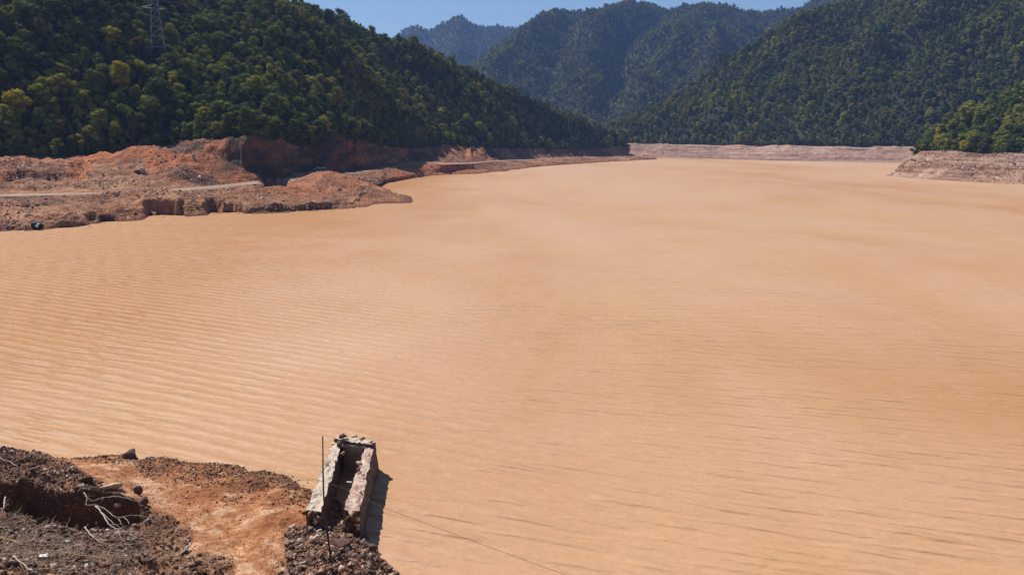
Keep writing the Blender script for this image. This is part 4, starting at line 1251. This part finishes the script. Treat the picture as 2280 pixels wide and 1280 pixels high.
big_idx = [i for i in Pn_ord if inframe[i]][:268]
mask = np.ones(n, bool); mask[big_idx] = False
print("stones:", n)
o = link("rubble", rock_mass("rubble", Pn[mask], S[mask], M['rock_dark'], rs)); tag(o, "loose broken stones and gravel strewn over the near bank", "rubble", kind='stuff')
STONEC = [("dark-brown", (0.10, 0.06, 0.045)), ("purplish", (0.17, 0.11, 0.10)), ("reddish", (0.29, 0.145, 0.09)), ("grey-brown", (0.25, 0.18, 0.14)), ("pale", (0.52, 0.40, 0.30))]
for nm_, c_ in STONEC: M['stone_' + nm_] = rock_mat("stone_" + nm_, [c_, tuple(min(1, x * 1.15) for x in c_)])
SHAPES = ['blocky', 'flat', 'wedge-shaped', 'long']
ROCKM = {}
for k_, sh in enumerate([(1, 1, .9), (1.25, 1.0, .5), (.9, .9, 1.2), (1.6, .75, .7)]):
    for c_ in range(5):
        ROCKM[(k_, c_)] = mesh_np("stone", ROCKV[(k_ * 3 + c_) % 14] * np.array(sh), ROCKF[(k_ * 3 + c_) % 14], M['stone_' + STONEC[c_][0]], smooth=False)
def stone_place(x, y):
    if x > 620 and y > 1150:
        if x > 790: return "beside the water below the channel"
        if y < 1200: return "against the channel's broken near end"
        if y < 1240: return "beside the black rod" if x > 700 else "left of the black rod"
        return "below the black rod's foot" if x > 720 else "at the bottom edge left of the rod"
    if y < 1050 and x < 200: return "on the far-left mound crest"
    if y < 1110 and x < 440: return "on the crest above the dark hollow" if x < 200 else "on the crest's right shoulder"
    if y < 1190 and x < 150: return "beside the hollow's left half"
    if y < 1190 and x < 330: return "beside the hollow's right half"
    if y < 1190 and x < 480: return "on the mound's right foot"
    if x < 150: return "above the cane" if y < 1215 else "below the cane at the left corner"
    if x < 300: return "among twigs above the cane" if y < 1230 else "under the cane"
    if x < 430 and y > 1190: return "left of the curved pale stick" if y < 1240 else "below the curved pale stick"
    if x < 620 and y > 1190: return "right of the curved pale stick"
    if y < 1100: return "near the shoreline of the flat ground"
    return "on the orange flat ground"
items = []
for i in big_idx:
    k_, c_ = random.randrange(4), random.choices(range(5), [3, 3, 3, 3, 2])[0]
    o = link("stone", ROCKM[(k_, c_)], None, Vector([float(q) for q in Pn[i]]))
    o.scale = (S[i],) * 3; o.rotation_euler = [random.uniform(-.4, .4), random.uniform(-.4, .4), random.uniform(0, 6.28)]
    tag(o, "stone", "stone", "broken stones on the near bank")
    ph = "%s %s stone" % (SHAPES[k_], STONEC[c_][0])
    items.append((o, px[i], ph, ph + "s", stone_place(px[i], py[i])))
spread_labels(items)

def big_rock(name, px, py, s, mat, label, sink=0.25, shape=(1, 1, 1), k=0, rz=0.0, base=None, rx=0.0):
    v = ICO3[0].copy(); r_ = np.random.RandomState(500 + k)
    for _ in range(12):
        nrm = r_.normal(size=3); nrm /= np.linalg.norm(nrm); c_ = r_.uniform(0.5, 0.8)
        d = v @ nrm; v = v - np.outer(np.maximum(d - c_, 0), nrm)
    v = v * np.array(shape) + 0.03 * r_.normal(size=v.shape)
    g_ = base if base is not None else on_near(px, py)
    o = link(name, mesh_np(name, v * s, ICO3[1], mat, smooth=False), None, (g_.x, g_.y, g_.z + s * shape[2] * (0.75 - sink)))
    o.rotation_euler = (rx, 0, rz)
    tag(o, label, "rock")
    return o
big_rock("boulder", 292, 1019, 0.50, M['boulder'], "dark lumpy boulder standing at the water's edge, largest on the near shore", 0.2, (1.1, 0.85, 0.75), 1)
big_rock("boulder", 335, 1021, 0.30, M['rock_pale'], "pale triangular rock beside the dark boulder at the water's edge", 0.3, (1.1, 0.7, 0.55), 2)
big_rock("boulder", 233, 1018, 0.17, M['boulder'], "small dark rock left of the big boulder on the near shore", 0.2, (1, 0.9, 0.8), 3)
big_rock("boulder", 248, 1088, 0.42, M['rock_pale'], "large pale tan slab on the right shoulder of the rubble mound", 0.25, (1.3, 0.7, 0.6), 4, 0.5)
big_rock("boulder", 192, 1072, 0.30, M['rock_dark'], "grey-green faceted rock on the mound crest above the hollow", 0.25, (1.2, 0.8, 0.7), 5, 0.2)
big_rock("boulder", 308, 1098, 0.28, M['boulder'], "dark upright rock at the right end of the mound crest", 0.2, (0.9, 0.8, 1.0), 6)
big_rock("boulder", 262, 1133, 0.26, M['rock_pale'], "pale flat stone inside the dark hollow under the dead branches", 0.2, (1.1, 0.7, 0.5), 7)
big_rock("boulder", 320, 1122, 0.36, M['boulder'], "dark block half sunk at the right end of the hollow", 0.3, (1.0, 0.8, 0.9), 8)
big_rock("boulder", 760, 1213, 0.50, M['boulder'], "brown-grey flat boulder in the rubble at the channel's mouth", 0.35, (1.3, 0.9, 0.55), 9, 0.3)
big_rock("boulder", 703, 1205, 0.26, M['rock_pale'], "pale pointed stone in the rubble left of the channel mouth", 0.25, (0.9, 0.7, 0.9), 10)
big_rock("boulder", 671, 1206, 0.20, M['rock_pale'], "small white stone in the rubble below the left channel wall", 0.25, (1.3, 0.8, 0.7), 11)
big_rock("boulder", 812, 1200, 0.26, M['boulder'], "dark stone at the foot of the right channel wall by the water", 0.25, (1.2, 0.9, 0.7), 12)
big_rock("boulder", 824, 1222, 0.30, M['boulder'], "dark stone half in the water below the right channel wall", 0.3, (1.2, 0.9, 0.7), 13)

# stones on the left bank (far)
flat = LB.reshape(-1, 3); vv = np.repeat(vL, len(usL)); uu = np.tile(usL, len(vL))
w_ = ((vv > 1.02) & (vv < 4.85) & ~((vv > 2.95) & (vv < 4.1))).astype(float)
w_ *= np.clip(0.25 + 1.2 * fbm(flat[:, 0] / 12, flat[:, 1] / 12, oct=3, seed=950), 0.03, 1.5) * np.where(uu > 900, 0.25, 1.0) * np.where(flat[:, 2] > 0.1, 1, 0) * np.where((uu > 480) & (vv > 4.15), 0.02, 1)
ii = rs.choice(len(flat), 11000, replace=False, p=w_ / w_.sum())
Pn = flat[ii] + rs.normal(size=(len(ii), 3)) * np.array([.3, .3, 0.0])
S = np.minimum(0.17 * (rs.pareto(2.6, len(ii)) + 1), 0.75) * 0.75
o = link("gravel", rock_mass("gravel", Pn, S, M['rock_bank'], rs, 0.4)); tag(o, "loose stones scattered over the eroded left bank", "gravel", kind='stuff')
# right bank stones
flat = PP.reshape(-1, 3).copy(); flat[:, 2] = Z.ravel() if Z.size == len(flat) else flat[:, 2]
w_ = np.repeat(((vP > 1.05) & (vP < 1.98)).astype(float), PP.shape[1])
w_ = w_ * np.clip(0.2 + fbm(flat[:, 0] / 15, flat[:, 1] / 15, oct=3, seed=960), 0.05, 1)
ii = rs.choice(len(flat), 1500, replace=False, p=w_ / w_.sum())
o = link("gravel", rock_mass("gravel", flat[ii], np.minimum(0.2 * (rs.pareto(2.4, len(ii)) + 1), 1.1) * 0.8, M['rock_bank'], rs, 0.4))
tag(o, "pale loose stones scattered over the bare right bank", "gravel", kind='stuff')

def far_on(px, py):
    a, b, d_ = proj(LB.reshape(-1, 3)); sc_ = (a - px) ** 2 + (b - py) ** 2
    cand = np.where(sc_ < 9)[0]
    k_ = cand[np.argmin(d_[cand])] if len(cand) else int(np.argmin(sc_))
    return Vector([float(q) for q in LB.reshape(-1, 3)[k_]])
big_rock("boulder", 0, 0, 1.5, M['rubber'], "black rounded boulder at the waterline of the left bank", 0.2, (1.0, .8, .8), 20, base=far_on(84, 511))
big_rock("boulder", 0, 0, 0.7, M['litter_white'], "white stone resting against the black boulder on the left bank", 0.2, (1.0, .8, .8), 21, base=far_on(89, 509) + Vector((0.4, -1.0, 0.6)))
big_rock("boulder", 0, 0, 1.3, M['rock_pale'], "pale boulder on the middle of the red soil heap", 0.3, (1.0, .8, .9), 22, base=far_on(318, 384))
big_rock("boulder", 0, 0, 1.2, M['boulder'], "dark boulder left of the pale one on the red soil heap", 0.3, (1.2, .8, .8), 23, base=far_on(309, 383))
big_rock("boulder", 0, 0, 1.1, M['rock_pale'], "pale slab on the left bank above the waterline", 0.3, (1.6, .8, .6), 24, base=far_on(62, 480))

# ------------------------------------------------------------------ ruined masonry channel
def wall_mesh(name, top4, bot4, mats, seed, nu=14, nv=70, nh=16, rough=0.06, top_rough=0.07):
    """closed, roughened block. corners: near-left, near-right, far-right, far-left"""
    T_ = np.array(top4, float); B_ = np.array(bot4, float)
    def face(a, b, c, d, n1, n2):
        s = np.linspace(0, 1, n1)[None, :, None]; t_ = np.linspace(0, 1, n2)[:, None, None]
        return (a * (1 - s) + b * s) * (1 - t_) + (d * (1 - s) + c * s) * t_
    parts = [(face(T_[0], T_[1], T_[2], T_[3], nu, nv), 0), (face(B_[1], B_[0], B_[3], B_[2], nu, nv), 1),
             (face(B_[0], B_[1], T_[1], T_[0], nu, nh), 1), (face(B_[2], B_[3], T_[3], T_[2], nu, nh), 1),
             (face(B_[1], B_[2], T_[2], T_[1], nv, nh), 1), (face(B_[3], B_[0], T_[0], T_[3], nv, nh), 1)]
    V = []; F = []; I = []; n = 0
    for g_, k in parts:
        V.append(g_.reshape(-1, 3)); f = grid_faces(*g_.shape[:2]); F.append(f + n); I += [k] * len(f); n += g_.shape[0] * g_.shape[1]
    V = np.concatenate(V)
    zt = T_[:, 2].mean()
    x, y, z = V.T
    w_ = sstep(zt - 0.9, zt, z)
    d = np.stack([fbm(x / .5, y / .5, z / .5, oct=4, seed=seed), fbm(x / .5, y / .5, z / .5, oct=4, seed=seed + 50), 0 * x], -1)
    V = V + d * rough
    V[:, 2] += w_ * top_rough * (1.3 * ridged(x / 0.55, y / 0.55, oct=3, seed=seed + 90) + fbm(x / 0.2, y / .2, oct=3, seed=seed + 95)) * 0.8
    return mesh_np(name, V, np.concatenate(F), mats, I, smooth=False)

ZT = 1.6
def down(p_, z=-1.2, dx=0, dy=0): return np.array([p_[0] + dx, p_[1] + dy, z])
Lt = [u3(681, 1138, ZT), u3(715, 1140, ZT), u3(762, 986, ZT), u3(744, 986, ZT)]
Rt = [u3(765, 1136, ZT), u3(801, 1138, ZT), u3(833, 988, ZT + .05), u3(816, 988, ZT + .05)]
chan = empty("masonry_channel", (float(Lt[0][0]) + 1.5, 40.0, 0), "ruined stone channel of two long walls and an end wall standing in the brown water", "ruin")
ci_ = chan.location.copy()
def under_chan(name, me):
    me.transform(Matrix.Translation(-ci_)); return link(name, me, chan)
masL = [M['masonry_pale'], M['masonry_shaded']]; masR = [M['masonry_pink'], M['masonry_shaded']]
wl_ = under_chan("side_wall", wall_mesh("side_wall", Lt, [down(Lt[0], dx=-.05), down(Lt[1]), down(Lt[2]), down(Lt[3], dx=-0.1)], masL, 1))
wl_['label'] = "left wall capped with pale mortar"
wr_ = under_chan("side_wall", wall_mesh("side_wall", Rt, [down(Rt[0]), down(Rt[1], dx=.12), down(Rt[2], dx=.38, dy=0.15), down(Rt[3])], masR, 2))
wr_['label'] = "right wall of pinkish stones, outer face in the water"
# end wall
E0, E1 = u3(752, 973, ZT + .3), u3(836, 984, ZT + .3)
thick = 0.42
dirv = (E1 - E0); dirv /= np.linalg.norm(dirv); nrm = np.array([-dirv[1], dirv[0], 0])
Et = [E0 - nrm * thick, E1 - nrm * thick, E1, E0]
ew = under_chan("end_wall", wall_mesh("end_wall", Et, [down(Et[0]), down(Et[1]), down(Et[2], dx=.3), down(Et[3], dx=-0.1)], [M['masonry_pale'], M['masonry_shaded']], 3, nu=40, nv=12, nh=24, top_rough=.06))
# plastered inner face
a_ = Et[0] * .78 + Et[1] * .22; b_ = Et[0] * .12 + Et[1] * .88
V_ = []
for s in np.linspace(0, 1, 14):
    for z in np.linspace(-0.6, ZT + 0.12, 14):
        p_ = a_ * (1 - s) + b_ * s - nrm * (0.10 + 0.01 * vnoise(np.array(s * 7), np.array(z * 4)))
        V_.append((p_[0], p_[1], z))
V0 = np.array(V_); V1_ = V0 + nrm * 0.14
F_ = grid_faces(14, 14); nn_ = len(V0)
rim = []
idx = np.arange(196).reshape(14, 14)
edge = list(idx[0, :]) + list(idx[1:, -1]) + list(idx[-1, -2::-1]) + list(idx[-2:0:-1, 0])
for i in range(len(edge)):
    p0, p1 = edge[i], edge[(i + 1) % len(edge)]; rim.append([p0, p1, p1 + nn_, p0 + nn_])
under_chan("plaster_face", mesh_np("plaster_face", np.concatenate([V0, V1_]), np.concatenate([F_[:, ::-1], F_ + nn_, np.array(rim)]), M['plaster'], smooth=False))
# silted floor
fl = [u3(715, 1150, 0.2), u3(765, 1150, 0.2), u3(816, 1020, 0.2), u3(757, 1020, 0.2)]
fl = np.array([(p_[0], p_[1], 0.0) for p_ in [Lt[1] - [0.2, 1.5, 0], Rt[0] + [.2, -1.5, 0], Rt[3] + [.2, .2, 0], Lt[2] + [-.2, 0.2, 0]]])
s = np.linspace(0, 1, 10)[None, :, None]; t_ = np.linspace(0, 1, 60)[:, None, None]
FG = (fl[0] * (1 - s) + fl[1] * s) * (1 - t_) + (fl[3] * (1 - s) + fl[2] * s) * t_
FG[..., 2] += 0.08 * fbm(FG[..., 0] / .6, FG[..., 1] / .6, oct=3, seed=77) - 0.35 * t_[..., 0]
under_chan("silt_floor", mesh_np("silt_floor", FG, grid_faces(60, 10), M['near_soil']))
# loose stones set on the walls and in the broken near ends: parts of the masonry
def wall_stone(p_, s, k, mat=None, shape=(1.1, .85, .7)):
    r_ = np.random.RandomState(900 + k); v = ROCKV[k % 14] * np.array(shape) * s
    R = rot_mats(1, r_)[0]; v = v @ R.T + np.array(p_)
    me = mesh_np("coping_stone", v, ROCKF[k % 14], mat or M['rock_dark'], smooth=False)
    under_chan("coping_stone", me)
k = 0
for (px, py, z, s, mt) in [(764, 972, ZT + .5, .30, 'boulder'), (756, 988, ZT + .25, .22, 'rock_dark'), (762, 1008, ZT + .05, .20, 'rock_pale'), (746, 1028, ZT + .1, .17, 'rock_pale'), (729, 1036, ZT + .08, .2, 'rock_dark'),
                           (800, 1032, ZT + .15, .24, 'rock_pale'), (798, 1046, ZT + .1, .2, 'rock_dark'), (808, 1060, ZT + .05, .18, 'rock_dark'), (793, 1072, ZT + .05, .2, 'rock_pale'), (800, 1095, ZT + .05, .18, 'rock_pale'),
                           (820, 1012, ZT + .08, .16, 'rock_pale'), (790, 972, ZT + .35, .2, 'rock_pale'), (806, 976, ZT + .35, .2, 'rock_dark'), (824, 985, ZT + .35, .2, 'rock_pale')]:
    wall_stone(u3(px, py, z), s, k, M[mt]); k += 1
for side in (Lt, Rt):
    a_, b_ = side[0], side[1]
    for j in range(15):
        s = random.random(); p_ = a_ * (1 - s) + b_ * s
        wall_stone((p_[0], p_[1] - 0.05 - random.random() * 0.22, 0.55 + random.random() * 1.15), random.uniform(.13, .24), k, M[random.choice(['rock_dark', 'rock_dark', 'boulder', 'rock_pale'])]); k += 1

# ------------------------------------------------------------------ rod, wires, branches, litter
b = on_near(737, 1256); mb = MB()
pts = [b - Vector((0, 0, .3)), b]
for (px, py) in [(733, 1215), (729, 1185), (725, 1150), (721, 1110), (719.5, 1060), (719, 1010), (718.5, 971)]:
    q = unp(px, py, Y=b.y + 0.1); pts.append(Vector([float(x) for x in q]))
mb.tube(pts, [0.045] * 5 + [0.036] * 2 + [0.028] * 2, 6)
tag(mb.build("metal_rod", M['black_rod'], smooth=True), "tall thin black rod planted in the rubble in front of the channel", "rod")
q0 = on_near(335, 1073, .04); wp = [q0]
for (px, py, z) in [(450, 1076, .9), (560, 1075, 1.1), (640, 1072, 1.6), (700, 1066, 2.1), (760, 1084, 2.6), (850, 1128, 3.2), (1000, 1184, 4.2), (1130, 1232, 5.0), (1270, 1283, 5.8), (1420, 1338, 6.6)]:
    wp.append(Vector(u3(px, py, z)))
mb = MB(); mb.tube(wp, 0.008, 5)
tag(mb.build("wire", M['wire'], smooth=True), "thin wire sagging from the orange bank across the channel over the water", "wire")

def branch(name, pts, r0, label, mat, forks=(), cat="branch"):
    """pts in photograph pixels with lift above ground"""
    pt = lambda x, y, l: Vector(u3(x, y, l - 10)) if l > 5 else on_near(x, y, l)
    P_ = [pt(x, y, l) for x, y, l in pts]
    t_ = MB()
    def smooth_pts(Q):
        out = []
        for i in range(len(Q) - 1):
            for q in (0, 0.33, 0.66):
                p_ = Q[i].lerp(Q[i + 1], q) + Vector([random.uniform(-1, 1) * r0 * 0.9 for _ in range(3)]); out.append(p_)
        out.append(Q[-1]); return out
    Q = smooth_pts(P_)
    t_.tube(Q, list(np.linspace(r0, r0 * .45, len(Q))), 5)
    for f in forks:
        Qf = smooth_pts([pt(x, y, l) for x, y, l in f])
        t_.tube(Qf, list(np.linspace(r0 * .6, r0 * .2, len(Qf))), 5)
    for Qm in [Q] * 3:
        i_ = random.randrange(1, len(Qm) - 1); p0 = Qm[i_]; L = random.uniform(.35, .8)
        dr = ((Qm[-1] - Qm[0]).normalized() + Vector((random.uniform(-.9, .9), random.uniform(-.9, .9), random.uniform(-.1, .5)))).normalized()
        m1 = p0 + dr * L * .5 + Vector((0, 0, random.uniform(-.05, .08)))
        t_.tube([p0, m1, p0 + dr * L], [r0 * .35, r0 * .25, r0 * .12], 4)
    return tag(t_.build(name, mat, smooth=True), label, cat)
branch("dead_branch", [(186, 1096, 12.6), (193, 1108, 12.5), (205, 1115, 12.3), (232, 1106, 12.2), (262, 1103, 12.15), (290, 1112, 12.0), (312, 1117, 11.8)], 0.028,
       "pale bare branch arching along the top of the dark hollow", M['dead_wood'], [[(193, 1108, 12.5), (192, 1123, 12.4)]])
branch("dead_branch", [(190, 1124, 12.3), (215, 1124, 12.2), (232, 1131, 12.1), (250, 1146, 11.9), (262, 1153, 11.8), (280, 1148, 11.7), (300, 1146, 11.6), (325, 1150, 11.5)], 0.028,
       "pale forked branch across the middle of the dark hollow", M['dead_wood'], [[(265, 1153, 11.8), (270, 1165, 11.8), (275, 1172, 11.7)], [(275, 1150, 11.7), (286, 1160, 11.7), (287, 1168, 11.7)]])
branch("dead_branch", [(214, 1125, 12.3), (226, 1140, 12.2), (236, 1158, 12.1), (246, 1170, 12.0), (262, 1178, 11.95), (285, 1186, .12), (305, 1190, .1)], 0.036,
       "thick pale branch slanting down out of the hollow to the right", M['dead_wood'], [[(226, 1140, 12.2), (245, 1160, 12.0), (275, 1178, 11.9)], [(262, 1180, 11.95), (275, 1205, .1), (298, 1221, .08)], [(262, 1180, 11.95), (268, 1198, .1), (282, 1214, .08)]])
branch("dead_branch", [(188, 1172, 12.2), (200, 1190, .15), (212, 1198, .12), (225, 1210, .12), (255, 1215, .1), (290, 1221, .1)], 0.028,
       "pale stick running from the hollow's lower rim to the lower right", M['dead_wood'], [[(212, 1198, .12), (228, 1199, .12)]])
branch("dead_branch", [(425, 1210, .25), (415, 1222, .12), (398, 1234, .1), (375, 1240, .1), (350, 1244, .08)], 0.045,
       "curved pale stick in the rubble beside the orange flat ground", M['dead_wood'])
branch("dead_branch", [(622, 1084, .06), (640, 1077, .08), (652, 1073, .06)], 0.03, "small pale stick near the water's edge left of the channel", M['dead_wood'], [[(640, 1077, .08), (628, 1073, .05)]])
branch("dry_cane", [(-10, 1192, .15), (50, 1212, .2), (100, 1222, .2), (160, 1235, .2), (200, 1239, .15), (260, 1243, .12), (330, 1245, .1)], 0.035, "long brown cane lying across the bottom-left rubble", M['cane'], cat="cane")
branch("dead_branch", [(14, 1115, .5), (10, 1130, .45), (0, 1146, .35)], 0.035, "short upright pale stick at the left edge by the hollow", M['dead_wood'])
branch("dead_branch", [(0, 1172, .1), (15, 1178, .12), (30, 1184, .08)], 0.03, "thin grey stick at the left edge above the long cane", M['dead_wood'])
branch("dead_branch", [(0, 1020, .15), (20, 1028, .12), (40, 1038, .1)], 0.03, "thin pale stick on the mound crest at the left edge", M['dead_wood'])
branch("dead_branch", [(30, 1235, .12), (50, 1255, .12), (66, 1268, .1), (95, 1282, .1)], 0.03, "thin pale stick at the bottom-left corner below the cane", M['dead_wood'])
# tangled dry twigs: nobody could count them
mb = MB(); rs = np.random.RandomState(8)
tw = []
TX = rs.uniform(-26, -8, 6500); TY = rs.uniform(28, 36, 6500)
TZ = near_h(TX[None], TY[None])[0]
tpx, tpy, _ = proj(np.stack([TX, TY, TZ], -1))
okk = (tpx > -20) & (tpx < 420) & (tpy > 1150) & (tpy < 1300) & (poly_sd(TX, TY, pit_poly) < 0) & (rs.uniform(size=6500) < np.where(tpx < 300, 1, .25))
for x, y, z in zip(TX[okk], TY[okk], TZ[okk]):
    L = rs.uniform(.2, .9); a = rs.uniform(0, 6.28); p_ = Vector((x, y, z + .03)); pts = [p_]
    for j in range(3):
        a += rs.uniform(-.5, .5); p_ = p_ + Vector((math.cos(a), math.sin(a), rs.uniform(-.1, .35))) * L / 3; pts.append(p_)
    mb.tube(pts, [.012, .01, .008, .004], 3, cap=False)
o = mb.build("dry_twigs", M['dry_twig']); tag(o, "tangle of dry twigs and roots on the bottom-left rubble", "twigs", kind='stuff')
# grass tuft by the hollow
mb = MB(); b = on_near(38, 1140); c_ = empty("dry_grass", b, "tuft of dry straw-coloured grass on the hollow's near rim at the left", "grass tuft")
for j in range(70):
    a = rs.uniform(0, 6.28); L = rs.uniform(.25, .6); x0, y0 = rs.uniform(-.35, .35, 2)
    mb.tube([(x0, y0, -.1), (x0 + math.cos(a) * L * .2, y0 + math.sin(a) * L * .2, L * .6), (x0 + math.cos(a) * L * .6, y0 + math.sin(a) * L * .6, L)], [.01, .008, .003], 3, cap=False)
mb.build("blades", M['dry_grass'], c_)
# litter
def litter(name, px, py, d, mat, label, lift=.06, rz=0.3, base=None):
    b = base if base is not None else on_near(px, py)
    n1 = 6; V = []
    mb = MB()
    mb.box((0, 0, 0), d); mb.box((d[0] * .38, d[1] * .2, d[2] * .7), (d[0] * .3, d[1] * .8, d[2] * .5), rz=0.5, taper=(.6, .6))
    o = mb.build(name, mat); o.location = (b.x, b.y, b.z + lift); o.rotation_euler = (0.15, 0.1, rz)
    tag(o, label, "litter")
litter("plastic_scrap", 98, 1243, (.32, .16, .08), M['litter_white'], "white plastic scrap lying in the bottom-left rubble", .1)
litter("plastic_scrap", 150, 1207, (.22, .12, .06), M['litter_white'], "tiny white scrap among the twigs above the cane", .06)
q = Vector(u3(745, 987, ZT + .1)); litter("plastic_scrap", 0, 0, (.38, .14, .08), M['litter_yellow'], "pale yellow scrap sticking out at the channel's far left corner", 0, base=q)
q = Vector(u3(778, 1073, ZT - .15)); litter("wood_scrap", 0, 0, (.30, .07, .05), M['litter_white'], "small white stick poking from the right channel wall", 0, base=q, rz=0)

# ------------------------------------------------------------------ haze
def haze():
    x0, x1, y0, y1, z0, z1 = -1500, 2600, -60, 3800, -5, 560
    V = [(x0, y0, z0), (x1, y0, z0), (x1, y1, z0), (x0, y1, z0), (x0, y0, z1), (x1, y0, z1), (x1, y1, z1), (x0, y1, z1)]
    F = [(0, 3, 2, 1), (4, 5, 6, 7), (0, 1, 5, 4), (1, 2, 6, 5), (2, 3, 7, 6), (3, 0, 4, 7)]
    m = bpy.data.materials.new("haze"); m.use_nodes = True; t = m.node_tree; t.nodes.clear()
    out = t.nodes.new("ShaderNodeOutputMaterial"); v = t.nodes.new("ShaderNodeVolumePrincipled")
    v.inputs['Color'].default_value = (0.26, 0.46, 1.0, 1); v.inputs['Density'].default_value = 0.00010
    v.inputs['Anisotropy'].default_value = 0.1
    t.links.new(v.outputs[0], out.inputs['Volume'])
    o = link("haze", mesh_np("haze", V, F, m, smooth=False)); tag(o, "thin blue haze over the reservoir and mountains", "haze", kind='stuff')
haze()
